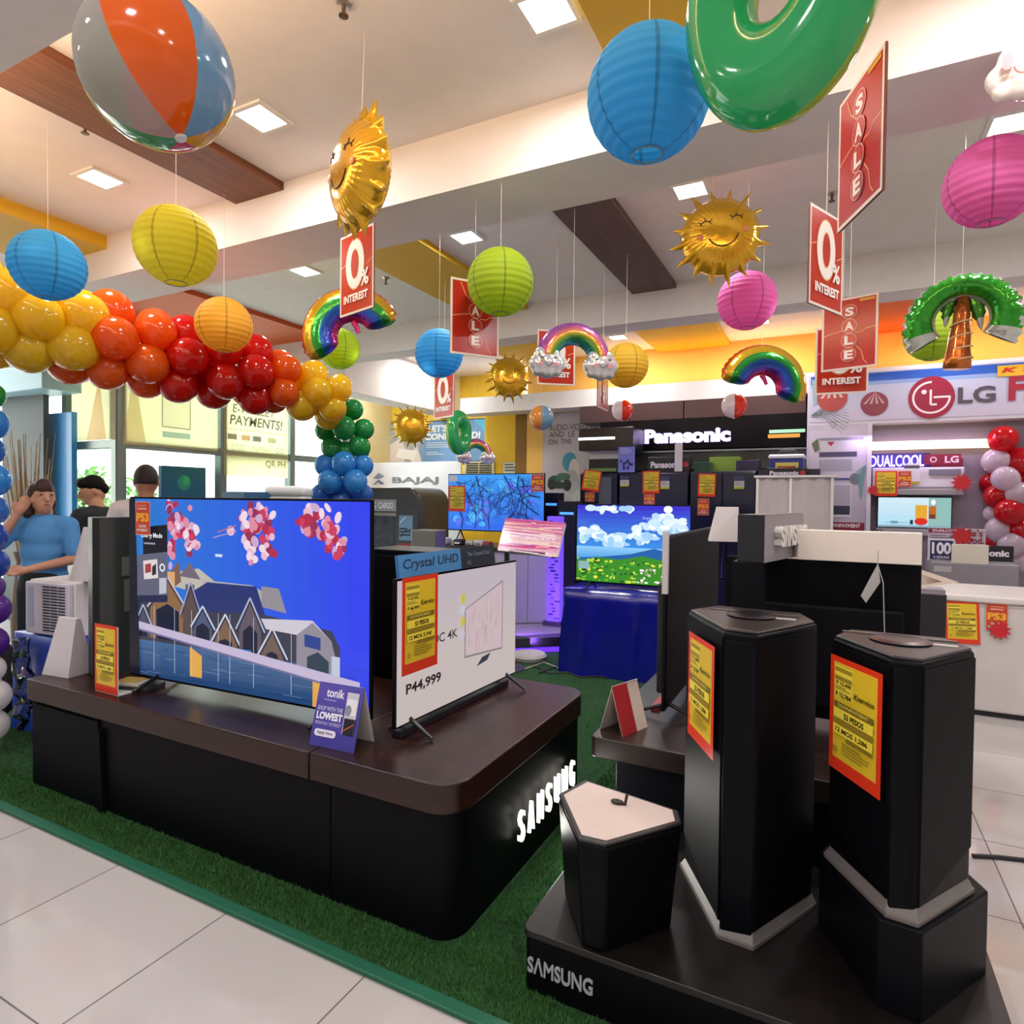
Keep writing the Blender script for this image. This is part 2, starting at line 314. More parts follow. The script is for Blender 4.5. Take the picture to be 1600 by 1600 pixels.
# ceiling panels and sprinklers
row = {2.38: 'the row nearest the camera in view', 4.15: 'the middle row', 7.5: 'the far row above the brand displays, its leftmost pair added to brighten the yellow wall', -.2: 'the assumed row overhead', -1.9: 'the assumed row behind'}
proto = None
for i, (x, y) in enumerate(LAMPS):
    if proto is None:
        proto = thing('ceiling_light', '', 'light', (0, 0, ZC))
        g = G(); g.box(-.115, .115, -.115, -.09, -.012, .002).box(-.115, .115, .09, .115, -.012, .002).box(-.115, -.09, -.09, .09, -.012, .002).box(.09, .115, -.09, .09, -.012, .002)
        g.build('frame', mat('#e9e6e0', .4), proto, bevel=.002); G().box(-.09, .09, -.09, .09, -.008, .0).build('diffuser', mat('#ffffff', .5, emit=9., emit_col='#fff6e6'), proto); t = proto
    else: t = copy_tree(proto)
    t.location = (x, y, ZC - (.0)); k = [a for a in LAMPS if a[1] == y].index((x, y))
    t['label'] = 'square recessed ceiling light, %s from the left in %s' % (ORD[k], row[y])
for i, (px, py, lb) in enumerate(((133, 192, 'beside the wide brown strip at upper left'), (537, 3, 'near the top edge of the photo'), (603, 434, 'beside the middle yellow strip'), (1300, 301, 'behind the tilted sale sign'))):
    p = at(px, py, Z=ZC); s = thing('ceiling_sprinkler', 'small metal ceiling sprinkler ' + lb, 'sprinkler', (p.x, p.y, ZC))
    G().lathe([(.001, 0), (.035, 0), (.03, -.008), (.012, -.012)][::-1], 16).build('plate', mat('#b9b4ae', .3, metal=.7), s)
    G().lathe([(.004, -.06), (.02, -.058), (.02, -.054), (.006, -.05), (.008, -.03), (.008, -.01)], 12).build('nozzle', mat('#6d5f55', .3, metal=.8), s)

# outdoors beyond the glazing
structure('ground', G().box(-40, -12.5, -20, 40, -.1, -.02).box(-12.5, -9, 10.5, 40, -.1, -.02), mat('#c9c6be', .9))
tag(structure('wall_5', G().box(-22, -21.6, -10, 30, 0, 6), mat('#efe9d8', .8)), 'pale building across the street', 'building')
r = random.Random(4)
def bush(px, py0, py1, d, w, lab):
    c = at(px, py1, d=d); h = at(px, py0, d=d).z; b = thing('shrub', lab, 'plant', (c.x, c.y, 0))
    G().tube([(0, 0, 0), (.05, 0, h * .3), (-.02, .03, h * .6)], [.03, .025, .012]).build('stem', mat('#5d4a33', .9), b); g = G()
    for i in range(900):
        z = r.uniform(.25, h); a = r.uniform(0, 2 * PI); q = w * math.sqrt(r.random()) * (1 - abs(z / h - .55) ** 2); M = Matrix.Translation((q * math.cos(a), q * math.sin(a), z)) @ Matrix.Rotation(a, 4, 'Z') @ Matrix.Rotation(r.uniform(-1.2, .6), 4, 'Y')
        g.col(r.choice(['#5f9a3c', '#7fb552', '#4a7f33', '#a3c775'])); g.add([(0, 0, 0), (.05, -.035, .01), (.12, 0, 0), (.05, .035, .01)], [(0, 1, 2, 3)], M)
    g.build('foliage', mat('Col', .6, trans=.4), b)
bush(132, 735, 800, 8.2, .45, 'leafy green shrub outside the left glass pane'); bush(212, 745, 800, 9.8, .35, 'green shrub outside, behind the man in the white shirt'); bush(150, 765, 800, 12.0, .5, 'low pale green shrub outside, between the two men')

# notices fixed to the glass
def notice(px0, py0, px1, py1, X, lab, draw, name='window_notice', trans=.65, cat='notice'):
    a, b = at(px0, (py0 + py1) / 2, X=X), at(px1, (py0 + py1) / 2, X=X); m = (px0 + px1) / 2; z0, z1 = at(m, py1, X=X).z, at(m, py0, X=X).z
    w, h = b.y - a.y, z1 - z0; p = Pic(); p.rect(0, 0, w, h, '#e6e0a8'); draw(p, w, h)
    o = p.build(name, printm(.6, trans), loc=(X, a.y, z0), rz=PI / 2); return tag(o, lab, cat)
def d1(p, w, h):
    p.poly([(w * .0, 0), (w * .22, 0), (w * .1, h)], '#f3e3bb'); p.rect(w * .38, h * .28, w * .68, h * .95, '#fdfdf6');
    p.line([(w * .38, h * .28), (w * .68, h * .28), (w * .68, h * .95), (w * .38, h * .95), (w * .38, h * .28)], .012, '#a9a68f'); p.rect(w * .38, h * .14, w * .68, h * .22, '#bcd3d8')
notice(192, 585, 340, 700, WX + .065, 'cream poster with a framed white square, filling the upper glass behind the arch', d1)
def d2(p, w, h):
    p.text('E-WALLET', w * .12, h * .82, w * .78, h * .93, '#8f8d84', .02, .15); p.text('PAYMENTS!', w * .08, h * .66, w * .9, h * .79, '#7d7b72', .02, .15); p.rect(0, h * .6, w, h * .61, '#d9d6b8')
    for i, x in enumerate((.05, .25, .42, .66)): p.rect(w * x, h * .47, w * (x + .13), h * .54, ['#9b8f88', '#d9b3a0', '#8b8f96', '#c9c6b0'][i])
    p.text('PayMaya', w * .4, h * .33, w * .7, h * .41, '#b9b29c', 0, .15); p.text('COD', w * .1, h * .33, w * .3, h * .41, '#c0bba3'); p.text('GC', w * .78, h * .33, w * .92, h * .41, '#9da2a6'); p.text('QR PH', w * .62, h * .12, w * .95, h * .23, '#a49a88', .02)
notice(350, 628, 450, 745, WX + .065, 'cream poster about e-wallet payments on the glass, right of the framed square', d2)
def d3(p, w, h): p.poly([(w * .35, 0), (w * .8, 0), (w * .65, h)], '#f4d9b8')
a = xr(112, 590, 180, 688, WY - .07); p = Pic(); p.rect(0, 0, a[1] - a[0], a[3] - a[2], '#e6dfae'); d3(p, a[1] - a[0], a[3] - a[2])
tag(p.build('window_notice', printm(.6, .65), loc=(a[0], WY - .07, a[2])), 'plain cream poster on the upper glass beside the blue panel', 'notice')
a = at(250, 731, X=WX - .5); b = at(286, 775, X=WX - .5); p = Pic(); w, h = .62, .62; p.grad(0, 0, w, h, '#184e86', '#1d5f77'); p.ell(w * .5, h * .68, .09, .1, '#2f8f7e'); p.ell(w * .54, h * .72, .05, .06, '#3fae6a')
p.text('SECURITY', w * .18, h * .2, w * .82, h * .31, '#dfe9f0', .02); p.text('BANK', w * .32, h * .05, w * .68, h * .16, '#dfe9f0', .02)
sb = thing('bank_sign', 'dark blue bank sign standing outside the glass, right of the man in white', 'sign', (a.x, a.y, 0), PI / 2)
p.build('sign_face', printm(.4), sb, (0, -.03, a.z - h + .02)); G().box(0, w, -.028, .03, a.z - h, a.z + .03).build('sign_box', mat('#14406e', .4), sb); G().box(w / 2 - .03, w / 2 + .03, -.02, .02, 0, a.z - h).build('post', ALU, sb)

# blue and dark panels at the far left
for nm, px0, px1, y, top, m, lab in (('blue_partition', 68, 112, 4.02, 2.42, mat('#2f7fb8', .35, coat=.3, bump=.05, bscale=9), 'tall blue glossy partition panel at the left, beside the glass'), ('dark_partition', 3, 68, 3.9, 2.62, mat('#3a4442', .6), 'tall dark green-grey partition behind the woman')):
    x0, x1 = at(px0, 690, Y=y).x, at(px1, 690, Y=y).x; tag(G().box(x0, x1, y, y + .06, 0, top).build(nm, m, bevel=.004), lab, 'panel')
x0, x1 = max(-9.1, at(-30, 580, Y=4.0).x), at(113, 580, Y=4.0).x
hd = tag(G().box(x0, x1, 3.7, 4.1, 2.63, 2.9).build('header_fascia', mat('#8fb4bd', .4), bevel=.01), 'pale blue-grey fascia over the left partitions, under the yellow balloons', 'fascia')
# ---------------------------------------------------------------- things hanging from the ceiling
def top_of(p):                                        # what a string at (x, y) is tied to
    for x0, x1, y0, y1, z in ((-9, 5, .85, 1.33, ZB), (-9, 5, 2.93, 3.4, ZB), (-9, 5, 5.86, 6.16, ZB), (-5.95, -5.55, 6.16, 9.2, 2.86), (-4.95, 4.5, 7.95, 8.3, 2.74)):
        if x0 < p.x < x1 and y0 < p.y < y1: return z
    for x0, x1, y0, y1, t in ((-3.6, -3.16, 1.33, 2.93, .05), (-1.74, -1.33, 3.4, 5.86, .05), (-.93, -.52, 1.33, 2.93, .05), (-5.9, -5.05, 1.33, 2.93, .1), (-3.5, -2.85, 3.4, 5.86, .05), (-4.1, -3.4, 6.16, 8.3, .05), (-2.1, -1.2, 6.16, 8.3, .05), (.2, .9, 6.16, 8.3, .08)):
        if x0 < p.x < x1 and y0 < p.y < y1: return ZC - t
    return ZC
STR = mat('#e6ddcf', .6)
def string(parent, p, z0, n='string', dx=0.):
    G().tube([(dx, 0, z0), (dx, 0, top_of(p) - p.z)], .0013, 6).build(n, STR, parent)
# paper lanterns
def lantern_mesh(hexc, R=.175):
    g = G(); n, K = 96, 14; base = H(hexc); rib = tuple(c * .8 for c in base[:3]) + (1,); dk = tuple(c * .62 for c in base[:3]) + (1,); prof = []; lo, hi = math.radians(15), math.radians(168)
    for j in range(K * 4 + 1):
        t = lo + (hi - lo) * j / (K * 4); rr = R * (1 - .026 * abs(math.cos(PI * j / 4)) ** 6 + .01); prof.append((rr * math.sin(t), -rr * math.cos(t)))
    def cols(j, i): return dk if i % 16 == 0 else rib if j % 4 in (0, 3) and False else base
    g.lathe(prof, n, None, cols, cap=False); return g.mesh('shade')
LM, rings = {}, None
def lantern(px, py, d, hexc, word, where, tilt=0.):
    p = at(px, py, d=d); t = thing('paper_lantern', '%s round paper lantern %s' % (word, where), 'lantern', p, random.uniform(0, 6), 'paper lanterns hanging from the ceiling')
    if hexc not in LM: LM[hexc] = lantern_mesh(hexc)
    link('shade', LM[hexc], mat('Col', .7, trans=.45), t, smooth='all'); R = .175
    for z in (-R * math.cos(math.radians(15)), -R * math.cos(math.radians(168))):
        q = R * math.sin(math.radians(15 if z < 0 else 168)); G().tube([(q * math.cos(2 * PI * k / 20), q * math.sin(2 * PI * k / 20), z) for k in range(21)], .0025, 6, False).build('wire_ring', mat('#8d8f8c', .4, metal=.5), t)
    string(t, p, .17)
BL, YE, LI, PK = '#46b6ec', '#f2d338', '#b5d02a', '#e879c0'
for a in ((1013, 150, 1.83, BL, 'sky blue', 'nearest the camera, beside the big green ring'), (275, 385, 2.9, '#e3d93a', 'pale lime', 'below the big beach ball'), (75, 415, 3.3, BL, 'sky blue', 'at the far left above the yellow balloons'), (350, 508, 4.1, '#f0b93a', 'amber yellow', 'resting against the red balloons of the arch'),
          (782, 441, 3.35, LI, 'lime green', 'in front of a red sale sign'), (1167, 470, 3.9, PK, 'pink', 'just below the smiling gold sun'), (1550, 285, 2.62, PK, 'pink', 'at the right edge of the photo'), (686, 552, 4.6, BL, 'blue', 'left of the sale sign, above a zero-interest sign'),
          (978, 571, 5.0, '#edc53c', 'mustard yellow', 'in front of the glowing cove'), (530, 545, 5.5, LI, 'lime green', 'half hidden behind the rainbow balloon at left'), (1458, 522, 4.2, '#bdd63a', 'lime green', 'behind the palm tree balloon')): lantern(*a)

# smiling gold sun balloons
def sun_mesh(seed=0):
    r = random.Random(seed); g = G().col('#e0ae1f'); N, K = 160, 12; rays = 16; th = []
    def rad(a):
        u = (a / (2 * PI) * rays) % 1; return max(0, 1 - abs(u - .5) * 5.2)
    for sgn in (-1, 1):
        vs, fs = [(0, sgn * .1, 0)], []
        for k in range(1, K + 1):
            for i in range(N):
                a = 2 * PI * i / N; q = rad(a); t = k / K; R0 = .215; s = t * R0; y = sgn * .1 * math.sqrt(max(0, 1 - t ** 2.6)) + sgn * (.008 * math.cos(a * 40) * t ** 6 * (1 - t) * 4)
                if k == K: s = R0 + (.07 + .015 * math.sin(i * 7.1)) * q; y = 0
                elif k == K - 1: s = R0 * .985 + .003 * q; y = sgn * (.026 + .002 * q)
                vs.append((s * math.cos(a), y, s * math.sin(a)))
        for i in range(N): fs.append((0, 1 + i, 1 + (i + 1) % N) if sgn < 0 else (0, 1 + (i + 1) % N, 1 + i))
        for k in range(K - 1):
            for i in range(N):
                a, b = 1 + k * N + i, 1 + k * N + (i + 1) % N; fs.append((a, a + N, b + N, b) if sgn < 0 else (a, b, b + N, a + N))
        g.add(vs, fs)
    return g.mesh('sun_body')
def face_lines(parent, R, y, m, lash=True, s=1.):
    def ys(x, z): return -.1 * math.sqrt(max(0, 1 - (math.hypot(x, z) / .215) ** 2.6)) - .0015
    def arc(cx, cz, r, a0, a1, w=.004): G().tube([(cx + r * math.cos(a0 + (a1 - a0) * k / 12), ys(cx + r * math.cos(a0 + (a1 - a0) * k / 12), cz + r * math.sin(a0 + (a1 - a0) * k / 12)), cz + r * math.sin(a0 + (a1 - a0) * k / 12)) for k in range(13)], w, 6).build('face_line', m, parent)
    arc(0, .0 * s, .085 * s, PI * 1.12, PI * 1.88)
    for e in (-1, 1):
        arc(e * .085 * s, .04 * s, .03 * s, .1 * PI, .9 * PI, .003)
        if lash:
            for k in (-1, 0, 1):
                x0, z0 = e * .085 * s + .03 * s * math.sin(k * .8), .04 * s + .03 * s * math.cos(k * .8); x1, z1 = e * .085 * s + .052 * s * math.sin(k * .8), .04 * s + .052 * s * math.cos(k * .8)
                G().tube([(x0, ys(x0, z0), z0), (x1, ys(x1, z1), z1)], .0025, 5).build('eyelash', m, parent)
        G().ball((e * .12 * s, ys(.12, .012) + .002, -.012 * s), .022 * s, 12, 8, (1, .25, .8)).build('cheek', mat('#d98a5a', .4), parent)
SM = sun_mesh()
def aim(p): return math.atan2(p.x, -p.y) if False else -math.atan2(p.x, p.y)
for px, py, d, turn, tilt, sc, lab in ((1125, 371, 3.6, .15, -.25, 1., 'smiling gold foil sun balloon facing us, right of the brown ceiling strip'), (562, 272, 2.75, -1.15, .12, 1., 'gold foil sun balloon turned side-on, above the zero-interest sign'), (795, 590, 6.9, .1, 0, .98, 'small-looking gold sun balloon facing us, below the lime lantern'), (643, 666, 7.9, .0, 0, .86, 'distant gold sun balloon in front of the phone poster')):
    p = at(px, py, d=d); t = thing('sun_balloon', lab, 'balloon', p, aim(p) + turn, 'gold sun balloons'); t.rotation_euler.y = tilt * .6; t.scale = (sc,) * 3
    link('sun_body', SM, FOIL(), t, smooth='all'); face_lines(t, .19, -.087, mat('#3a2410', .5)); string(t, Vector((p.x, p.y, p.z)), .2)
    t.children[-1].scale = (1 / sc, 1 / sc, 1 / sc); t.children[-1].rotation_euler = (0, -tilt * .6, 0)

# rainbow balloons
def rainbow_mesh(bands, r0=.1, r1=.32, a0=-.12, a1=PI + .12):
    g = G(); N, K = 60, 26
    def h(u, a):                                       # half thickness across the arch
        e = min(1, (a - a0) / .3, (a1 - a) / .3); e = math.sqrt(max(0, 1 - (1 - max(0, e)) ** 2)); s = math.sin(PI * u) ** .5 if 0 < u < 1 else 0; return .075 * s * e * (1 + .06 * math.sin(a * 34) * (abs(u - .5) * 2) ** 3)
    for sgn in (-1, 1):
        def e_(a): e = max(0, min(1, (a - a0) / .34, (a1 - a) / .34)); return .3 + .7 * math.sqrt(max(0, 1 - (1 - e) ** 2))
        U = lambda i, k: .5 + (k / K - .5) * e_(a0 + (a1 - a0) * i / N)
        vs = [((r0 + (r1 - r0) * U(i, k) + (.006 * math.sin(i * 2.3) if k == K else 0)) * math.cos(a0 + (a1 - a0) * i / N), sgn * h(k / K, a0 + (a1 - a0) * i / N), (r0 + (r1 - r0) * U(i, k)) * math.sin(a0 + (a1 - a0) * i / N)) for i in range(N + 1) for k in range(K + 1)]
        fs, cs = [], []
        for i in range(N):
            for k in range(K): a = i * (K + 1) + k; f = (a, a + K + 1, a + K + 2, a + 1); fs.append(f if sgn > 0 else f[::-1]); cs.append(H(bands[min(len(bands) - 1, int(len(bands) * U(i, k)))]))
        g.add(vs, fs, None, cs)
    return g.mesh('rainbow_body')
RB = ['#c2266f', '#5a2a9c', '#2450b4', '#1f62b0', '#1f8a34', '#2f9a3a', '#cfae2a', '#d8a52a', '#cc4a1c']
RM = rainbow_mesh(RB)
for px, py, d, turn, roll, lab in ((553, 528, 4.0, -.1, -.5, 'glossy rainbow balloon at the left, behind the zero-interest sign'), (1190, 608, 4.55, .35, .3, 'glossy rainbow balloon in front of the glowing cove')):
    p = at(px, py, d=d); t = thing('rainbow_balloon', lab, 'balloon', p, aim(p) + turn, 'rainbow balloons'); q = bpy.data.objects.new('x', None)
    o = link('rainbow_body', RM, FOIL(), t, smooth='all', rot=(0, roll, 0)); g = G(); g.tube([(0, 0, .1), (.015, -.01, .07), (.03, -.01, .03)], [.02, .016, .012]); g.build('tail', mat('#d4337f', .2, metal=.6), t); string(t, p, .31); bpy.data.objects.remove(q)
# pastel rainbows with clouds
PM = rainbow_mesh(['#49a0a8', '#3fa56a', '#7fae3a', '#e0c23c', '#e58a72', '#d772a8', '#b665b8', '#9a55b0'], .11, .26)
def cloud_mesh():
    g = G(); r = random.Random(2)
    for x, z, q in ((0, 0, .075), (-.07, -.01, .055), (.07, -.01, .055), (-.035, .05, .055), (.045, .045, .05), (0, -.05, .06), (-.06, -.05, .045), (.06, -.05, .045)): g.ball((x, 0, z), q, 14, 10, (1, .75, 1))
    return g
for px, py, d, sc, lab in ((895, 565, 4.25, 1., 'pastel rainbow balloon with two smiling silver clouds, left of the mustard lantern'), (743, 712, 7.6, .8, 'small pastel rainbow balloon behind the small green ring, in front of the blue poster')):
    p = at(px, py, d=d); t = thing('cloud_rainbow_balloon', lab, 'balloon', p, aim(p) + .25, 'cloud rainbow balloons'); t.scale = (sc,) * 3; link('rainbow_body', PM, FOIL(), t, smooth='all')
    for e in (-1, 1):
        c = blob('cloud', cloud_mesh(), mat('#d9dadd', .18, metal=.55, coat=.4), t, .008, 3); c.location = (e * .185, -.03, -.02)
        face = Pic(); face.ring(0, -.01, .02, .025, '#4a3a3a', PI, 2 * PI, 10); face.ell(-.045, .02, .012, .006, '#4a3a3a', 10); face.ell(.045, .02, .012, .006, '#4a3a3a', 10); face.ell(-.05, -.02, .016, .012, '#e08a96', 12); face.ell(.05, -.02, .016, .012, '#e08a96', 12)
        face.build('face', printm(), c, (0, -.062, 0))
    string(t, p, .25); t.children[-1].scale = (1 / sc,) * 3
# beach balls
def frost():
    m = glass('#cfc6bd', .36)
    if m.get('f') is None:
        m['f'] = 1; nt = m.node_tree; L = nt.links.new; d = nd(nt, 'ShaderNodeBsdfDiffuse', Color=H('#c9bfb6')); x = nd(nt, 'ShaderNodeMixShader'); x.inputs[0].default_value = .55; o = nt.nodes['Material Output']; src = o.inputs[0].links[0].from_socket; L(src, x.inputs[1]); L(d.outputs[0], x.inputs[2]); L(x.outputs[0], o.inputs[0])
    return m
def beach(px, py, d, R, cs, yaw, pitch, lab, clear=False):
    p = at(px, py, d=d); t = thing('beach_ball', lab, 'beach ball', p, aim(p), 'inflatable beach balls'); n = 48; g = [G(), G()]
    full = [H(c) if c else None for c in cs]
    for k, want in ((0, True), (1, False)):
        prof = [(max(1e-4, R * math.sin(PI * j / 24)), -R * math.cos(PI * j / 24)) for j in range(25)]; gg = G(); gg.lathe(prof, n, None, lambda j, i: full[int(i * len(cs) / n)] or (0, 0, 0, 0), cap=False)
        keep = [q for q, c in enumerate(gg.c) if (c[3] > .5) == want]; gg.f = [gg.f[q] for q in keep]; gg.c = [gg.c[q] for q in keep]
        if gg.f: gg.build('panels' if want else 'clear_panels', mat('Col', .12, coat=.6, trans=.25) if want else frost(), t, smooth='all', rot=(pitch, 0, yaw))
    G().lathe([(.001, -R - .004), (.012, -R - .004), (.014, -R + .002)], 12).build('valve', mat('#e8e4da', .3), t, rot=(pitch, 0, yaw)); string(t, p, R * .99)
beach(247, 112, 1.46, .165, ['#ff6c18', '#7fb0d8', '#f0b52a', '#d64a7a', '#55a860', None], -2.2, .35, 'large see-through beach ball with orange and blue panels at the top left')
beach(846, 653, 6.4, .125, ['#7fb0d0', '#7fb0d0', '#f09a4a', '#f09a4a'], -PI / 2 + .05, 0, 'orange and pale blue beach ball before the grey lettered wall')
beach(972, 641, 7.2, .12, ['#e0331c', '#f0a030', '#e6e2e4', '#e6e2e4'], -PI / 2 + .02, 0, 'red and white beach ball above the black cabinet with the bright strip')
beach(1147, 634, 6.4, .125, ['#e0331c', '#f0a030', '#e6e2e4', '#e6e2e4'], -PI / 2 + .05, 0, 'red and white beach ball below the right rainbow')
# green inflatable rings
def swim_ring(px, py, d, R, r, turn, lab, tilt=0., sx=.8):
    p = at(px, py, d=d); t = thing('swim_ring', lab, 'inflatable ring', p, aim(p) + turn, 'green inflatable rings'); n, m = 64, 24; g, g2 = G().col('#33b870'), G().col('#b9c94a')
    def tor(gg, sel):
        vs, fs = [], []
        for i in range(n):
            a = 2 * PI * i / n
            for k in range(m): b = 2 * PI * k / m; q = R + r * math.cos(b); vs.append((q * math.cos(a) * sx, -r * .8 * math.sin(b), q * math.sin(a)))
        for i in range(n):
            for k in range(m):
                if sel(k): a, b = i * m + k, i * m + (k + 1) % m; c, e = ((i + 1) % n) * m + k, ((i + 1) % n) * m + (k + 1) % m; fs.append((a, c, e, b))
        gg.add(vs, fs)
    tor(g, lambda k: k < m // 2); tor(g2, lambda k: k >= m // 2)
    g.build('front_skin', mat('Col', .12, coat=.7, trans=.25), t, smooth='all', rot=(tilt, 0, 0)); g2.build('back_skin', mat('Col', .1, coat=.6, trans=.5), t, smooth='all', rot=(tilt, 0, 0)); string(t, p, (R + r) * .95)
swim_ring(1218, -22, 1.45, .2, .115, -.42, 'big green inflatable ring cut off by the top edge of the photo', .0, .72); swim_ring(717, 676, 6.6, .15, .085, .95, 'small green inflatable ring hanging in front of the blue poster')
# palm tree balloon
p = at(1502, 500, d=3.4); t = thing('palm_balloon', 'green and brown palm tree foil balloon at the right, in front of a lime lantern', 'balloon', p, aim(p))
g = G()
def dome():                                            # umbrella of fused leaves: wide arch with toothed hem hanging lower on both sides
    N, K = 72, 14; vs, fs, cs = [], [], []
    for i in range(N + 1):
        a = -.55 + (PI + 1.1) * i / N
        for k in range(K + 1):
            u = k / K; r0 = .125 + .02 * math.sin(a); R1 = .285 + .009 * math.sin(i * 2.1); q = r0 + (R1 - r0) * u; y = -.085 * math.sin(PI * u) ** .6 * max(.25, math.sin(PI * i / N) ** .4)
            vs.append((q * math.cos(a) * .95, y, q * math.sin(a) * .93 - .02))
    for i in range(N):
        for k in range(K): c = i * (K + 1) + k; fs.append((c, c + 1, c + K + 2, c + K + 1)); cs.append(H('#cfd6d0') if k == 0 or (k > K - 3 and (i % 6 < 3)) or i < 5 or i > N - 6 else H('#2fa02a') if (i // 12 + k // 6) % 2 else H('#3cae2c'))
    g.add(vs, fs, None, cs); g.add([(x, -y, z) for x, y, z in vs], [f[::-1] for f in fs], None, cs)
dome()
for e, L, dr in ((-1, .16, .2), (1, .2, .17), (-.45, .1, .16), (.5, .12, .2)):
    vs, fs, cs = [], [], []
    for i in range(11):
        u = i / 10; x = e * (.06 + L * u ** .7); z = .13 - dr * u ** 1.8; w = .05 * math.sin(PI * min(1, u * .8 + .2)) * (1.15 if i % 2 else .85)
        for k in range(6): b = 2 * PI * k / 6; vs.append((x + w * .8 * math.cos(b), .02 + w * .4 * math.sin(b), z + w * .5 * math.cos(b + 1)))
    for i in range(10):
        for k in range(6): q, c = i * 6 + k, i * 6 + (k + 1) % 6; fs.append((q, c, c + 6, q + 6)); cs.append(H('#c9cfcb') if i > 7 or k == 0 else H('#4a9a2a'))
    g.add(vs, fs, None, cs)
g.build('fronds', FOIL(), t, smooth='all')
g = G(); zs = [.13, .03, -.03, -.09, -.15, -.21, -.26]; g.lathe([(max(.02, .03 + .035 * (1 - (z + .26) / .34) + (.004 if i % 2 else 0)), z) for i, z in reversed(list(enumerate(zs)))], 18); g.c = [H('#b8601c') if (i // 18) % 2 else H('#c8702a') for i in range(len(g.f))]
g.build('trunk', FOIL(), t, smooth='all', rot=(0, .06, 0))
for k, z in enumerate((-.02, -.09, -.16, -.22)): G().tube([(-.002 + (.047 + .0035 * k) * math.cos(b), -(.05 + .0035 * k) * abs(math.sin(b)), z + .012 * math.cos(b)) for b in [PI * q / 10 for q in range(11)]], .005, 6).build('trunk_band', mat('#e6c08a', .3), t, label='pale band across the trunk')
string(t, p, .2)
# white cloud balloon with pink cheek, right edge
p = at(1603, 108, d=2.3); t = thing('cloud_balloon', 'white smiling cloud balloon with a pink cheek cut off by the right edge', 'balloon', p, aim(p)); o = blob('cloud', cloud_mesh(), mat('#e6e2e2', .16, coat=.5), t, .008, 3)
f = Pic(); f.ring(.0, -.01, .03, .036, '#b0392c', PI, 2 * PI, 14); f.ell(-.052, .015, .018, .03, '#e58f96', 16); f.ell(.052, .015, .018, .03, '#e58f96', 16); f.build('face', printm(), t, (0, -.064, 0)); string(t, p, .08)

# red hanging signs
def sale_pic(w=.3, h=.42):
    p = Pic(); p.rect(-w / 2, 0, w / 2, h, '#e9ddd0'); p.rect(-w / 2 + .012, .012, w / 2 - .012, h - .012, '#b8231f')
    p.line([(-w / 2 + .012, h * .5), (-w * .28, h * .53), (-w * .12, h * .55)], .005, '#e6a070'); p.line([(w * .1, h * .5), (w * .22, h * .5), (w * .3, h * .54), (w / 2 - .012, h * .55)], .005, '#e6a070'); p.line([(w * .12, h * .32), (w * .22, h * .24), (w * .27, h * .1), (w * .33, h * .05)], .005, '#e6a070'); p.line([(-w * .3, h * .95), (-w * .2, h * .8), (-w * .1, h * .74)], .005, '#e6a070')
    p.rect(w * .18, h * .92, w * .44, h * .955, '#e0a03c')
    for i, c in enumerate('SALE'):
        z = h * (.8 - .2 * i); p.ell(0, z, .042, .042, '#e6b9ae'); p.ell(0, z, .039, .039, '#c23a34'); p.text(c, -.024, z - .026, .024, z + .026, '#f4ece8', .04)
    return p
def zero_pic(w=.3, h=.42):
    p = Pic(); p.rect(-w / 2, 0, w / 2, h, '#e9ddd0'); p.rect(-w / 2 + .012, .012, w / 2 - .012, h - .012, '#b8331f')
    p.line([(-w / 2 + .012, h * .6), (-w * .3, h * .64)], .005, '#e6a070'); p.line([(w * .3, h * .55), (w / 2 - .012, h * .6)], .005, '#e6a070')
    p.ring(-.01, h * .6, .0, .118, '#e6a468', sx=.72, sz=1.12); p.ring(-.01, h * .6, .0, .112, '#f1ece6', sx=.72, sz=1.12); p.ring(-.01, h * .6, .0, .06, '#e6a468', sx=.6, sz=1.3); p.ring(-.01, h * .6, 0, .055, '#b8331f', sx=.6, sz=1.3)
    p.text('%', .045, h * .3, .115, h * .5, '#f1ece6', .03); p.text('INTEREST', -w * .36, h * .14, w * .36, h * .24, '#f6f0ea', .04); return p
SP, ZP = sale_pic().mesh('sale_print'), zero_pic().mesh('interest_print')
def sign(px, py, d, front, turn, lab, tilt=0.):
    p = at(px, py, d=d); t = thing('hanging_sign', lab, 'sign', p, aim(p) + turn, 'red hanging signs'); t.rotation_euler.y = tilt
    G().box(-.15, .15, -.0025, .0025, -.21, .21).build('board', mat('#7a2a24', .4), t)
    for me, y, rz, nm in ((SP if front == 'S' else ZP, -.004, 0, 'front_print'), (ZP if front == 'S' else SP, .004, PI, 'back_print')): link(nm, me, printm(.18), t, (0, y, -.21), rz)
    string(t, p, .21)
sign(1345, 226, 1.95, 'S', -1.16, 'red sale sign seen at a steep angle, above the other right signs'); sign(1327, 521, 3.7, 'S', -.25, 'red sale sign facing us on the right, overlapping a zero-interest sign'); sign(1315, 563, 3.95, 'Z', .1, 'zero-interest sign partly hidden behind the right sale sign, before the white header')
sign(742, 498, 3.55, 'S', .42, 'red sale sign half covered by the lime lantern'); sign(1290, 408, 2.75, 'Z', 1.12, 'zero-interest sign at an angle below the steep sale sign'); sign(869, 559, 4.85, 'Z', .25, 'zero-interest sign behind the pastel cloud rainbow')
sign(558, 425, 3.25, 'Z', -.98, 'zero-interest sign hanging under the side-on gold sun'); sign(694, 616, 5.6, 'Z', -.95, 'narrow-looking zero-interest sign under the blue lantern'); sign(942, 600, 5.2, 'S', 1.28, 'red sign seen edge-on beside the mustard lantern')
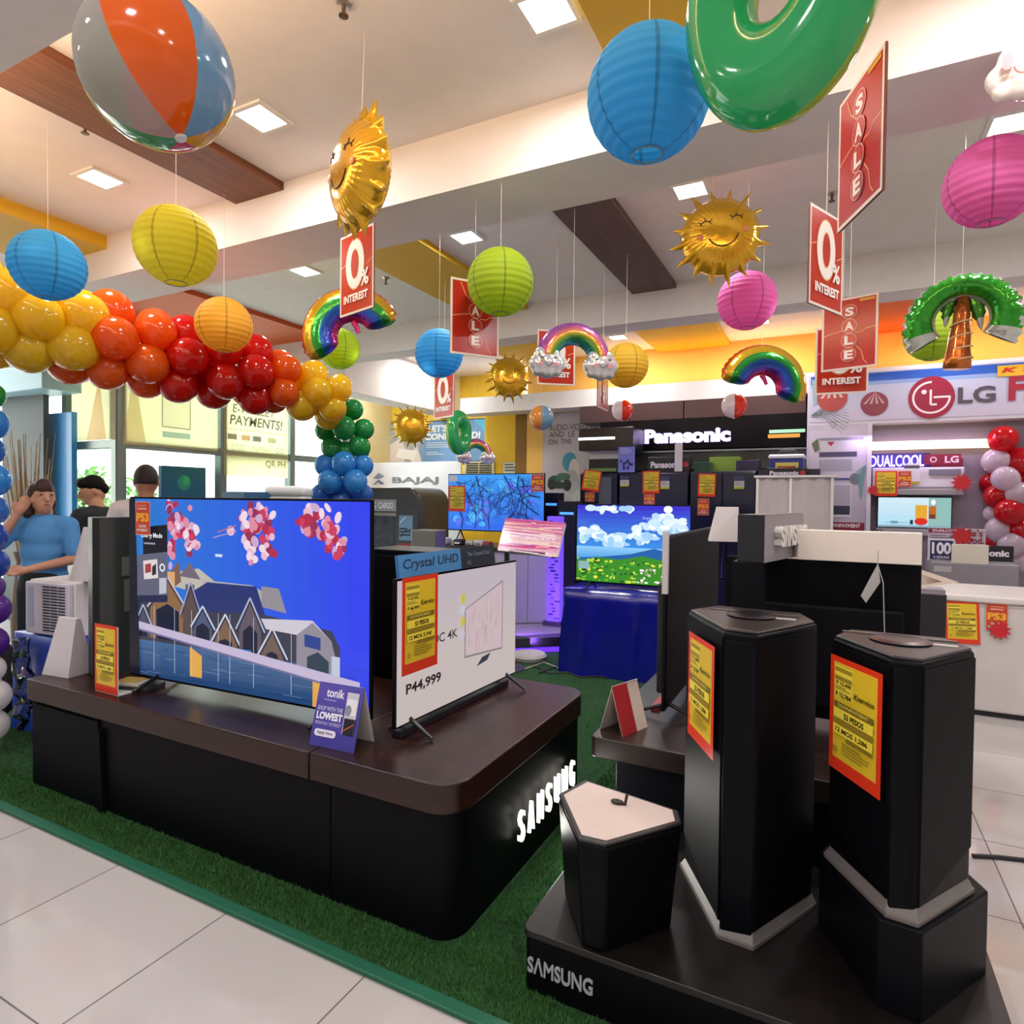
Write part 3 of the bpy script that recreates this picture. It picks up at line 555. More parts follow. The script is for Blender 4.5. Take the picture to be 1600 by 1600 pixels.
# ---------------------------------------------------------------- latex balloons
def balloon_mesh():
    g = G(); R = 1.0; prof = []
    for j in range(17):
        t = PI * j / 16; z = -math.cos(t); prof.append((max(.03, math.sin(t) * (1 - .10 * max(0, -z) ** 2)), z * (1.12 if z < 0 else 1.02)))
    prof = [(.07, -1.23), (.03, -1.15)] + prof[1:]
    g.lathe(prof, 22); return g
BG = balloon_mesh(); BM = {}
LX = {'yellow': '#f8cf2a', 'orange': '#f2691a', 'red': '#dd1f16', 'green': '#2fa455', 'light blue': '#3f9be0', 'blue': '#3f7fd0', 'dark blue': '#2a55bd', 'purple': '#6a35a0', 'white': '#efeae8', 'pearl white': '#d9c9d6', 'crimson': '#d01826', 'lilac': '#c79fd8'}
BAL = []
def balloon(p, R, colr, where, group, up=None):
    if colr not in BM: BM[colr] = BG.mesh('balloon_body'); BM[colr].materials.append(mat(LX[colr], .14, coat=.45, trans=.48, vary=.03))
    o = link('balloon', BM[colr], None, smooth='all', loc=p); o.scale = (R,) * 3; u = Vector(up or (random.uniform(-1, 1), random.uniform(-1, 1), .8)); o.rotation_euler = u.to_track_quat('Z', 'Y').to_euler()
    BAL.append((o, colr, where, group)); return o
# the arch: clusters of five round a path; colour runs along it
path = [(-60, 470, 3.75), (8, 495, 3.82), (62, 506, 3.92), (118, 524, 4.05), (175, 536, 4.18), (232, 548, 4.32), (290, 563, 4.45), (345, 574, 4.58), (398, 586, 4.7), (440, 597, 4.82), (482, 611, 4.93), (522, 626, 5.05)]
AC = ['yellow', 'yellow', 'yellow', 'yellow', 'orange', 'orange', 'red', 'red', 'red', 'orange', 'yellow', 'yellow']
PP = [at(x, y, d=d) for x, y, d in path]; rb = random.Random(5)
for i, c in enumerate(PP):
    tdir = (PP[min(i + 1, 11)] - PP[max(0, i - 1)]).normalized(); sd = tdir.cross(Vector((0, 0, 1))).normalized(); upv = sd.cross(tdir)
    big = 1.0 - .028 * max(0, i - 1); half = 'left part' if i < 6 else 'right part'; colr = AC[i]
    if colr in ('orange', 'yellow'): half = ('left of' if i < 6 else 'right of') + ' the red ones'
    for k in range(5 if i != 3 else 5):
        cc = 'orange' if (i == 3 and k in (1, 2)) else colr
        a = 2 * PI * k / 5 + i * .62; off = (sd * math.cos(a) + upv * math.sin(a)) * (.185 * big + (.03 if 4 <= i <= 8 else 0)) + tdir * rb.uniform(-.03, .03); balloon(c + off, .15 * big * rb.uniform(.93, 1.06), cc, 'in the arch, ' + half, '%s balloons of the arch' % cc, off)
# right pillar of the arch
for x, y, r_, cc in ((516, 645, 16, 'green'), (551, 640, 17, 'green'), (537, 668, 19, 'green'), (568, 671, 17, 'green'), (509, 672, 17, 'green'), (519, 699, 18, 'green'), (561, 697, 18, 'green'), (540, 705, 16, 'green'), (509, 727, 18, 'light blue'), (537, 724, 19, 'light blue'), (567, 727, 17, 'light blue'),
        (516, 752, 19, 'light blue'), (555, 752, 19, 'light blue'), (534, 764, 16, 'light blue'), (503, 772, 17, 'blue'), (535, 781, 18, 'blue'), (566, 772, 17, 'blue')):
    balloon(at(x, y, d=5.15 if r_ > 18 else 5.27), r_ * 5.2 / FPX * .98, cc, 'in the pillar behind the big television', '%s balloons of the right pillar' % cc)
pb = at(538, 760, d=5.42); tag(G().lathe([(.16, 0), (.16, .02), (.02, .03), (.02, 2.1)], 16).build('balloon_stand', mat('#e5e5e5', .4), loc=(pb.x, pb.y, 0)), 'thin white stand inside the green and blue balloon pillar', 'stand')
# left pillar, mostly cut off by the edge
for x, y, r_, cc in ((-14, 618, 20, 'green'), (-16, 662, 26, 'light blue'), (-20, 704, 24, 'blue'), (-14, 750, 27, 'light blue'), (-16, 797, 25, 'blue'), (-18, 838, 25, 'dark blue'), (-15, 881, 25, 'dark blue'), (-18, 918, 22, 'purple'), (-12, 952, 25, 'purple'), (-16, 1004, 25, 'purple'), (-17, 1046, 22, 'white'), (-13, 1088, 26, 'white'), (-15, 1134, 25, 'white')):
    balloon(at(x, y, d=3.55), r_ * 3.55 / FPX, cc, 'in the pillar cut off by the left edge', '%s balloons of the left pillar' % cc, (-.8, .3, .1))
# red and white column by the right edge
for x, y, r_, cc, dd in ((1567, 686, 20, 'crimson', 6.3), (1556, 720, 19, 'pearl white', 6.35), (1592, 722, 23, 'crimson', 6.3), (1571, 748, 19, 'pearl white', 6.15), (1549, 755, 16, 'crimson', 6.45), (1559, 776, 19, 'crimson', 6.25), (1591, 771, 18, 'pearl white', 6.1), (1551, 803, 13, 'pearl white', 6.35), (1577, 800, 20, 'crimson', 6.1), (1560, 827, 18, 'pearl white', 6.2), (1594, 828, 18, 'crimson', 6.1),
        (1556, 848, 14, 'crimson', 6.3), (1581, 851, 19, 'pearl white', 6.1), (1597, 876, 18, 'pearl white', 6.15), (1606, 750, 20, 'crimson', 6.3), (1604, 800, 18, 'crimson', 6.2)):
    balloon(at(x, y, d=dd), r_ * dd / FPX, cc, 'in the column at the right edge', '%s balloons of the right edge column' % cc)
balloon(at(1504, 806, d=7.2), 17 * 7.2 / FPX, 'lilac', 'beside the wall television of the white booth', 'loose booth balloons'); balloon(at(1526, 826, d=7.25), 15 * 7.25 / FPX, 'pearl white', 'behind the goodness slogan board', 'loose booth balloons')
def pix(p): q = RC @ np.array([p[0], -(p[2] - EYE), p[1]]); return 800 + FPX * q[0] / q[2], 800 + FPX * q[1] / q[2]
from collections import defaultdict
sets = defaultdict(list)
for o, colr, where, group in BAL: sets[(colr, where)].append((o, group))
for (colr, where), L in sets.items():
    L.sort(key=lambda a: pix(a[0].location)[0] if 'arch' in where else pix(a[0].location)[1]); w = 'from the left' if 'arch' in where else 'from the top'
    for k, (o, group) in enumerate(L):
        lb = '%s balloon %s' % (colr, where) if len(L) == 1 else '%s balloon %s, %s %s' % (colr, where, ORD[k], w); tag(o, lb, 'balloon', group)

# ---------------------------------------------------------------- price cards and flyers
def price_mesh(srp='P 15,498', price='P 12,784', mos='12 MOS 1,286', w=.21, h=.34):
    p = Pic(); p.rect(-w / 2, 0, w / 2, h, '#e23a1e'); a, b, c, d = -w / 2 + w * .08, w / 2 - w * .08, h * .11, h * .95
    p.rect(a, c, b, d, '#f3b23a'); a += .004; b -= .004; c += .004; d -= .004; p.rect(a, c, b, d, '#e3c22e'); W, K = b - a, d - c
    X = lambda u: a + W * u
    Z = lambda u: c + K * u
    p.rect(X(.02), Z(.64), X(.45), Z(.98), '#f6e04a'); p.rect(X(.02), Z(.92), X(.44), Z(.965), '#a58f2c'); p.rect(X(.02), Z(.83), X(.44), Z(.875), '#a58f2c'); p.text(srp, X(.06), Z(.775), X(.42), Z(.82), '#3a3218', .02); p.bars(X(.03), Z(.725), X(.44), Z(.765), 2, '#a08c30')
    p.text(price, X(.05), Z(.645), X(.43), Z(.705), '#332b14', .02); p.text('Kservico', X(.5), Z(.7), X(.97), Z(.76), '#4a3f17', .02, .2)
    p.rect(X(.02), Z(.54), X(.97), Z(.6), '#77672a'); p.text('DOWNPAYMENT', X(.12), Z(.552), X(.85), Z(.588), '#e2cf55', .02); p.rect(X(.02), Z(.43), X(.97), Z(.53), '#f6e04a'); p.text('53 PESOS', X(.28), Z(.445), X(.76), Z(.505), '#2c2512', .04); p.rect(X(.02), Z(.37), X(.97), Z(.42), '#94812b')
    p.rect(X(.02), Z(.26), X(.97), Z(.36), '#f6e04a'); p.text(mos, X(.08), Z(.275), X(.86), Z(.335), '#2c2512', .03); p.rect(X(.35), Z(.215), X(.97), Z(.25), '#8a7828'); p.bars(X(.25), Z(.05), X(.95), Z(.19), 4, '#8c7a2c', .35); p.ring(X(.08), Z(.09), .006, .009, '#8c7a2c', n=16)
    return p.mesh('printed_card')
PRICE = price_mesh(); PRICE2 = price_mesh('P 47,995', 'P 44,999', '12 MOS 3,340')
def p53_mesh(w=.15, h=.2):
    p = Pic(); p.rect(-w / 2, 0, w / 2, h, '#e6a08a'); p.rect(-w / 2 + .005, .005, w / 2 - .005, h - .005, '#c8462c'); p.text('P53', -w * .42, h * .4, w * .42, h * .66, '#f5b32e', .05); p.text('DOWN', -w * .25, h * .22, w * .25, h * .31, '#f6ded4', .03); p.text('PAYMENT', -w * .38, h * .1, w * .38, h * .19, '#f6ded4', .03); p.rect(-w * .3, h * .76, w * .3, h * .82, '#e6a08a'); p.rect(-w * .3, h * .86, w * .3, h * .9, '#e08a70'); return p.mesh('printed_card')
P53 = p53_mesh()
def card(me, M, w, h, lab, w0, h0, name='price_card', group='yellow price cards', cat='price card'):
    """M puts the local frame (x right, -y out, z up; origin bottom centre) in the room"""
    o = bpy.data.objects.new(name, me); COL.objects.link(o)
    if not me.materials: me.materials.append(printm(.35))
    o.matrix_world = M @ Matrix.Diagonal((w / w0, 1, h / h0, 1)); return tag(o, lab, cat, group)
def onwall(x0, y0, x1, y1, Y, rz=0.):                # frame of a card seen in this pixel box on a plane facing us
    a = xr(x0, y0, x1, y1, Y); return Matrix.Translation(((a[0] + a[1]) / 2, Y, a[2])) @ Matrix.Rotation(rz, 4, 'Y'), a[1] - a[0], a[3] - a[2]
def pcard(x0, y0, x1, y1, Y, lab, me=None, kind='p', rz=0.):
    M, w, h = onwall(x0, y0, x1, y1, Y, rz); me = me or (PRICE if kind == 'p' else P53)
    card(me, M, w, h, lab, .21 if kind == 'p' else .15, .34 if kind == 'p' else .2, 'price_card' if kind == 'p' else 'downpayment_card', 'yellow price cards' if kind == 'p' else 'red downpayment cards')

# ---------------------------------------------------------------- main platform
TOPM = wood('#1b0c0a', '#371b15', .3, 1.6, 'X'); LAM = mat('#0a0a0e', .42, vary=.15); EDG = wood('#2a2426', '#3d3334', .45, 1.6, 'X')
PX0, PX1, PY0, PY1, PZ = -3.68, -1.08, 1.72, 2.96, .55
pl = thing('display_platform', 'large dark wood-topped display platform with a glowing white sign on its right side', 'display platform', (PX0, PY0, 0))
SEAM = at(482, 1180, Y=PY0).x; SEAM2 = at(511, 1300, Y=PY0).x
def onp(g): g.v = [(x - PX0, y - PY0, z) for x, y, z in g.v]; return g
for a, b, rs in ((PX0, SEAM - .003, [.02, 0, 0, .02]), (SEAM + .003, PX1, [0, .11, .11, 0])): onp(G().prism(rrect(a, b, PY0, PY1, rs), PZ - .105, PZ)).build('tabletop', TOPM, pl, bevel=.006, smooth=True)
for a, b, rs in ((PX0 + .03, SEAM2 - .003, [.0, 0, 0, .0]), (SEAM2 + .003, PX1 - .012, [0, .1, .1, 0])): onp(G().prism(rrect(a, b, PY0 + .018, PY1 - .02, rs), .013, PZ - .105)).build('base_cabinet', LAM, pl, smooth=True)
onp(G().box(PX0 + .06, PX0 + .62, PY0 + .006, PY0 + .018, .02, PZ - .12)).build('front_panel', mat('#0d0e13', .5), pl, bevel=.003); onp(G().prism([(0, 0), (.05, 0), (.018, .4), (.006, .4)], 0, .02, M=Matrix.Translation((PX0 + .63, PY0 + .015, 0)) @ Matrix.Rotation(PI / 2, 4, 'X'))).build('leaning_strip', mat('#0e0e12', .5), pl)
y0, y1 = at(800, 1300, X=PX1).y, at(893, 1230, X=PX1).y
for ch, k in zip('SAMSUNG', range(7)):
    w = (y1 - y0) / 7; cc = 'Λ' if ch == 'A' else ch
    vs = glyphs(cc, .03); letters3d(cc, w * .5, .12, .014, mat('#ffffff', .4, emit=1.7, emit_col='#fdf6e6'), 'lit_letter', pl, (PX1 - PX0 + .012, y0 - PY0 + w * (k + .5), .165), PI / 2, .0)
area('sign_glow', (PX1 + .06, (y0 + y1) / 2, .23), y1 - y0, .06, 2.2, (1, .97, .9), (0, PI / 2, 0)).rotation_euler = (PI / 2, 0, -PI / 2)

# television 1: boathouses
def tv_body(t, w, h, thick=.035, bez=.012, back='#15151a', name='body', z0=.0):
    G().box(-w / 2, w / 2, 0, thick * .45, z0, z0 + h).build('frame', mat('#101014', .3), t, bevel=.003)
    G().box(-w / 2 + .06, w / 2 - .06, thick * .45, thick * 1.6, z0 + .06, z0 + h * .72).build('back_cover', mat(back, .55), t, bevel=.012)
def tv_feet(t, w, z0, dx=.36, d=.13):
    for e in (-1, 1): G().tube([(e * w * dx, -d, .008), (e * w * dx, 0, z0 + .012), (e * w * dx, d, .008)], [.007, .011, .007], 8).build('foot', mat('#141418', .35), t, smooth=True)
def pic_boats(w, h):
    p = Pic(.0005); r = random.Random(11); U = lambda u, v: (u * w, v * h)
    P = lambda pts, c: p.poly([U(*q) for q in pts], c)
    L = lambda pts, wd, c: p.line([U(*q) for q in pts], wd, c)
    N = 14; a, b = H('#2a77c9'), H('#2c3ee8'); p.n += 1
    for i in range(N): t = i / (N - 1); p.rect(w * i / N, h * .2, w * (i + 1) / N, h, tuple(a[k] * (1 - t) + b[k] * t for k in range(4)), False)
    p.grad(0, 0, w, h * .25, '#1c3f6e', '#4a6b96', 8); p.grad(w * .88, 0, w, h * .3, '#2838d0', '#2f44ea', 4)
    for i in range(46): u, v = r.random() * .86, r.random() * .17; p.rect(u * w, v * h, (u + .03 + .08 * r.random()) * w, v * h + .0025, r.choice(['#2b4f7e', '#5f7fa6', '#19365f']))
    for u, wd in ((.29, .055), (.8, .06)): P([(u, 0.0 if u > .5 else .04), (u + wd, 0.0 if u > .5 else .04), (u + wd, .16), (u, .2)], '#dba24a')
    # far houses
    P([(.22, .6), (.33, .63), (.4, .57), (.4, .48), (.22, .52)], '#b9b3a8'); P([(.24, .58), (.29, .66), (.34, .57)], '#6d6473'); P([(.19, .58), (.24, .66), (.25, .55), (.2, .5)], '#7a5a4a'); P([(.35, .57), (.56, .565), (.62, .53), (.6, .45), (.35, .48)], '#a9a8b0'); P([(.6, .565), (.67, .56), (.7, .44), (.6, .46)], '#8f8a92'); P([(.18, .6), (.22, .6), (.22, .5), (.18, .5)], '#d5a36e')
    for u in (.27, .3, .42, .48): P([(u, .54), (u + .012, .54), (u + .012, .5), (u, .5)], '#5c6270')
    P([(.3, .5), (.37, .56), (.58, .56), (.62, .4), (.3, .36)], '#27346e'); P([(.02, .53), (.13, .55), (.2, .5), (.18, .4), (.03, .42)], '#34457f')
    for k in range(12): L([(.03 + k * .001, .42 + k * .01), (.17, .41 + k * .011)], .002, '#5b6fa6')
    # dark boathouse row
    P([(.02, .2), (.02, .42), (.3, .4), (.62, .42), (.87, .38), (.9, .3), (.9, .2), (.5, .2)], '#3b3a4a')
    def gable(x0, x1, zb, ze, zt, wall, roof, door=None):
        m = (x0 + x1) / 2; P([(x0, zb), (x0, ze), (m, zt), (x1, ze), (x1, zb)], wall)
        for k in range(7): u = x0 + (x1 - x0) * (k + .5) / 7; L([(u, zb), (u, ze)], .0016, '#2c2a33')
        if door: P([(m - door, zb), (m - door, zb + (ze - zb) * .8), (m, zb + (ze - zb)), (m + door, zb + (ze - zb) * .8), (m + door, zb)], '#171c33')
        L([(x0 - .015, ze - .03), (m, zt), (x1 + .015, ze - .03)], .009, roof); L([(x0 - .01, ze - .045), (m, zt - .018), (x1 + .01, ze - .045)], .006, '#1d2344')
    gable(.1, .27, .22, .42, .57, '#8a6646', '#b8c0d6', .055); gable(.26, .33, .22, .4, .55, '#5a4a48', '#8f97b8'); gable(.03, .1, .22, .3, .4, '#4a4c60', '#a9b2cc', .02); gable(.31, .39, .2, .34, .43, '#4d5876', '#c3cbe0', .03); gable(.4, .5, .19, .27, .4, '#7a5d4a', '#c9cfe0', .03)
    gable(.51, .6, .17, .36, .5, '#5e5560', '#a9b2cc', .03); gable(.6, .69, .17, .24, .36, '#6d5a52', '#c3cbe0', .022); P([(.6, .4), (.8, .42), (.87, .33), (.62, .35)], '#c9c3cf'); P([(.74, .17), (.74, .34), (.8, .41), (.87, .33), (.9, .17)], '#8d8794'); P([(.77, .35), (.83, .34), (.83, .28), (.77, .29)], '#27408c'); P([(.78, .17), (.78, .24), (.82, .27), (.86, .23), (.86, .17)], '#2a3c4c'); P([(.87, .26), (.9, .26), (.9, .15), (.87, .15)], '#b9c2d6')
    P([(.5, .2), (.56, .2), (.56, .23), (.5, .23)], '#3a7fd0')
    for u in (.12, .22, .3, .42, .47, .57, .72): L([(u, .04), (u, .4)], .003, '#b7bfd8')
    P([(.0, .27), (.0, .31), (.97, .155), (.97, .105)], '#bfb3cf'); P([(.0, .26), (.0, .27), (.97, .105), (.97, .095)], '#6f6a94')
    # blossom
    for cx, cz, sx, sz, n in ((.24, .86, .06, .1, 30), (.3, .78, .03, .08, 16), (.56, .88, .05, .12, 34), (.6, .92, .05, .06, 20), (.62, .78, .03, .07, 14), (.56, .74, .025, .09, 14), (.82, .9, .05, .08, 24), (.86, .82, .03, .07, 16), (.9, .77, .02, .04, 8), (.78, .88, .03, .05, 10), (.2, .72, .03, .06, 12), (.18, .95, .05, .05, 12)):
        for _ in range(n): p.ell(min(.965, max(.2, cx + r.gauss(0, sx * .5))) * w, min(.97, cz + r.gauss(0, sz * .5)) * h, r.uniform(.012, .024), r.uniform(.014, .03), r.choice(['#c83a5e', '#e2b7cc', '#ead3e2', '#d8899f', '#b02a4a', '#c9a6c8', '#8f2f56']), 10, True, r.uniform(0, 3))
    L([(.42, .83), (.5, .87)], .006, '#a86a8a'); L([(.4, .8), (.5, .84)], .004, '#c79ab4')
    # dark menu and reflections on the left
    P([(.0, .0), (.055, .0), (.03, 1), (.0, 1)], '#141522'); P([(.07, .84), (.19, .86), (.19, .71), (.07, .68)], '#14151f'); p.text('Energy Mode', .062 * w, .775 * h, .165 * w, .81 * h, '#e9ecf2', .02); p.bars(.075 * w, .735 * h, .16 * w, .755 * h, 1, '#8b90a0', .5)
    P([(.04, .68), (.19, .71), (.19, .47), (.04, .44)], '#5d5f74'); P([(.07, .65), (.14, .665), (.145, .56), (.075, .545)], '#d8cfd0'); P([(.08, .63), (.11, .64), (.11, .59), (.08, .58)], '#a03a40'); P([(.115, .62), (.135, .64), (.135, .58), (.115, .57)], '#2a2c34'); P([(.15, .56), (.185, .565), (.185, .48), (.15, .47)], '#b9b8c6'); p.ring(.165 * w, .62 * h, .012, .02, '#e3e6ee', n=18); P([(.04, .45), (.19, .47), (.19, .43), (.04, .41)], '#23284a'); p.rect(.41 * w, .7 * h, .44 * w, .715 * h, '#cfd8f0')
    return p
w, h = 1.505, .905; t = thing('television', 'big television showing boathouses under pink blossom, on the large platform', 'television', (-2.425, 1.985, PZ), .045)
tv_body(t, w, h, z0=.035); pic_boats(w - .02, h - .022).build('screen', screenm(.84), t, (-w / 2 + .01, -.002, .047)); tv_feet(t, w, .04)
# television 2: white advert
def pic_ad(w, h):
    p = Pic(); p.rect(0, 0, w, h, '#cbbebb'); p.grad(0, h * .4, w, h, '#cbbebb', '#c3b7c2', 6); p.text('CU8060C 4K', w * .06, h * .49, w * .44, h * .56, '#3c3436', .01); p.text('P44,999', w * .06, h * .185, w * .31, h * .27, '#2c2628', .03)
    p.poly([(w * .5, h * .3), (w * .86, h * .26), (w * .86, h * .86), (w * .5, h * .69)], '#8a7f86'); p.poly([(w * .508, h * .315), (w * .853, h * .275), (w * .853, h * .845), (w * .508, h * .685)], '#cfb9be'); r = random.Random(8)
    for _ in range(46): u = r.uniform(.52, .84); v = r.uniform(.32, .6); p.line([(w * u, h * v), (w * (u + r.uniform(-.01, .02)), h * (v + r.uniform(.05, .16)))], .0022, r.choice(['#c79aa6', '#b98f9c', '#d9c6ca', '#a98a98']))
    p.poly([(w * .6, h * .2), (w * .7, h * .22), (w * .73, h * .27), (w * .65, h * .26)], '#3a3c4c')
    for v, c in ((.78, '#cbbf3c'), (.69, '#c5c9d6'), (.6, '#cfc24a'), (.5, '#c3c6d2')): p.ell(w * .475, h * v, .016, .022, c)
    return p
t = thing('television', 'television with a pale advert screen, turned to the right edge of the platform', 'television', (-1.47, 2.41, PZ), PI / 2 - .05); w, h = .94, .585
tv_body(t, w, h, z0=.05); pic_ad(w - .016, h - .018).build('screen', screenm(.74), t, (-w / 2 + .008, -.002, .059)); tv_feet(t, w, .055, .4, .11); G().box(-.42, .42, .01, .06, .0, .028).build('soundbar_base', mat('#232026', .5), t, bevel=.004)
ad = tag(G().box(-w / 2 - .03, .2, -.03, -.02, 0, .088).build('topper_sign', mat('#2f6ca8', .4), loc=(-1.475, 2.43, PZ + .637), rot=(-.12, 0, PI / 2 - .05)), 'blue and black topper strip propped along the top of the pale advert television', 'sign')
p = Pic(); p.rect(-w / 2 - .03, 0, .2, .088, '#17222f'); p.rect(-w / 2 - .03, 0, -.08, .088, '#3f7fb6'); p.rect(-.08, 0, .2, .088, '#17222f'); p.text('Crystal UHD', -w / 2 + .0, .02, -.1, .07, '#16324e', .01, .2); p.text('The Crystal Clear', -.03, .045, .16, .068, '#7f97ad', 0, .1); p.text('4K', -.04, .012, .0, .032, '#5d7389'); p.build('print', printm(), ad, (0, -.031, 0))
a = Matrix.Translation((-1.443, 2.035, PZ + .268)) @ Matrix.Rotation(PI / 2 - .05, 4, 'Z'); card(PRICE2, a, .225, .375, 'price card hung over the left end of the pale advert screen', .21, .34)
M, wd, hh = onwall(209, 776, 238, 836, 1.93); card(P53, M, .115, .165, 'red downpayment card on the top left corner of the big television', .15, .2, 'downpayment_card', 'red downpayment cards')
pcard(0, 0, 1, 1, 5, 'x') if False else None
# small things on the platform
def acrylic_stand(loc, rz, w, h, lab):
    t = thing('price_stand', lab, 'price stand', loc, rz); G().box(-w / 2, w / 2, 0, .004, .002, h).box(-w / 2, w / 2, 0, .09, .0, .004).build('acrylic_holder', mat('#e8e6e4', .15), t)
    o = link('price_card', PRICE, printm(.3), t, (0, -.002, .004)); o.scale = (w / .21, 1, h / .34); return t
acrylic_stand((-3.075, 1.775, PZ), -.02, .185, .325, 'upright price stand with red-bordered card at the left front of the platform')
t = thing('tent_card', 'small purple tent card standing at the front edge of the platform', 'tent card', (-1.67, 1.785, PZ), .06); w, h = .21, .235
p = Pic(); p.grad(-w / 2, 0, w / 2, h, '#3f3a9a', '#5a4fb0', 4); p.text('tonik', -w * .3, h * .78, w * .1, h * .92, '#f2f0fa', .02); p.bars(-w * .34, h * .71, w * .1, h * .74, 1, '#a9a2dc'); p.text('SHOP WITH THE', -w * .44, h * .56, w * .12, h * .63, '#d9d5f2', .01); p.text('LOWEST', -w * .44, h * .42, w * .14, h * .54, '#f6f4ff', .05); p.text('MONTHLY INTEREST', -w * .44, h * .34, w * .14, h * .39, '#d9d5f2'); p.poly([(x, z) for x, z in rrect(-w * .42, w * .06, h * .16, h * .27, h * .05)], '#e9e6f6'); p.text('Apply Now', -w * .36, h * .185, w * .0, h * .245, '#3f3a7a', .02)
p.rect(w * .18, h * .25, w * .44, h * .9, '#c9c9d6'); p.rect(w * .2, h * .55, w * .42, h * .8, '#e7e7ee'); p.ell(w * .25, h * .62, .015, .02, '#8a8f9c'); p.rect(w * .2, h * .25, w * .44, h * .5, '#1c1a26'); p.line([(w * .2, h * .3), (w * .42, h * .42)], .004, '#c05a4a')
o = p.build('front_print', printm(.4), t, (0, -.001, 0), rot=(-.27, 0, 0)); G().box(-w / 2, w / 2, 0, .002, 0, h).build('front_leaf', mat('#4a439c', .6), t, rot=(-.27, 0, 0)); G().box(-w / 2, w / 2, -.002, 0, 0, h).build('rear_leaf', mat('#d9d0c6', .7), t, (0, .127, 0), rot=(.27, 0, 0))
t = thing('tower_speaker', 'tall black box on the left end of the platform, grey sheen painted on its side', 'speaker', (-3.50, 1.93, PZ), -.35); G().box(-.01, .115, 0, .30, 0, .83).build('cabinet', mat('#121418', .4), t, bevel=.004); G().box(.1152, .118, .03, .28, .0, .83).build('side_panel', mat('#2c302e', .25, coat=.4), t); G().box(.118, .12, .14, .25, .33, .5).box(.118, .12, .13, .26, .52, .62).build('terminal_plate', mat('#4b4f48', .4), t)  # the side panel's lighter grey is a reflection put into its colour
def wedge(loc, rz, w, d, h, lab, m=mat('#cfc9cc', .6)):
    t = tag(G().add([(0, 0, 0), (w, 0, 0), (w, d, 0), (0, d, 0), (w * .25, d * .4, h), (w, d * .3, h), (w, d * .5, h), (w * .25, d * .5, h)], [(0, 1, 2, 3)[::-1], (0, 1, 5, 4), (1, 2, 6, 5), (2, 3, 7, 6), (3, 0, 4, 7), (4, 5, 6, 7)]).build('card_wedge', m, loc=loc, rz=rz, bevel=.002), lab, 'card holder')
wedge((-3.69, 1.80, PZ), .12, .2, .14, .30, 'pale grey card wedge at the left end of the platform, by the black box')
t = thing('leaflet_tray', 'little black and silver leaflet tray behind the price stand', 'tray', (-3.05, 1.9, PZ), .3); G().box(-.1, .12, -.06, .06, 0, .02).build('tray', mat('#2a2c2e', .3), t, bevel=.004); G().box(-.09, .06, -.05, .05, .02, .03).build('leaflets', mat('#d6d2c4', .6), t); G().box(-.08, .02, -.03, .045, .03, .036).build('top_leaflet', mat('#e2c66a', .6), t)
x0, x1, z0, z1 = xr(572, 860, 686, 1000, 2.62); t = thing('floor_speaker', 'plain black box standing on the platform in the gap between its two televisions', 'speaker', ((x0 + x1) / 2, 2.62, PZ)); w = (x1 - x0) / 2; G().box(-w, w, 0, .28, 0, z1 - PZ).build('cabinet', mat('#0a0b12', .4), t, bevel=.006); G().box(-w * .9, w * .9, -.008, 0, .03, z1 - PZ - .03).build('front_grille', mat('#08080c', .6), t, bevel=.003)
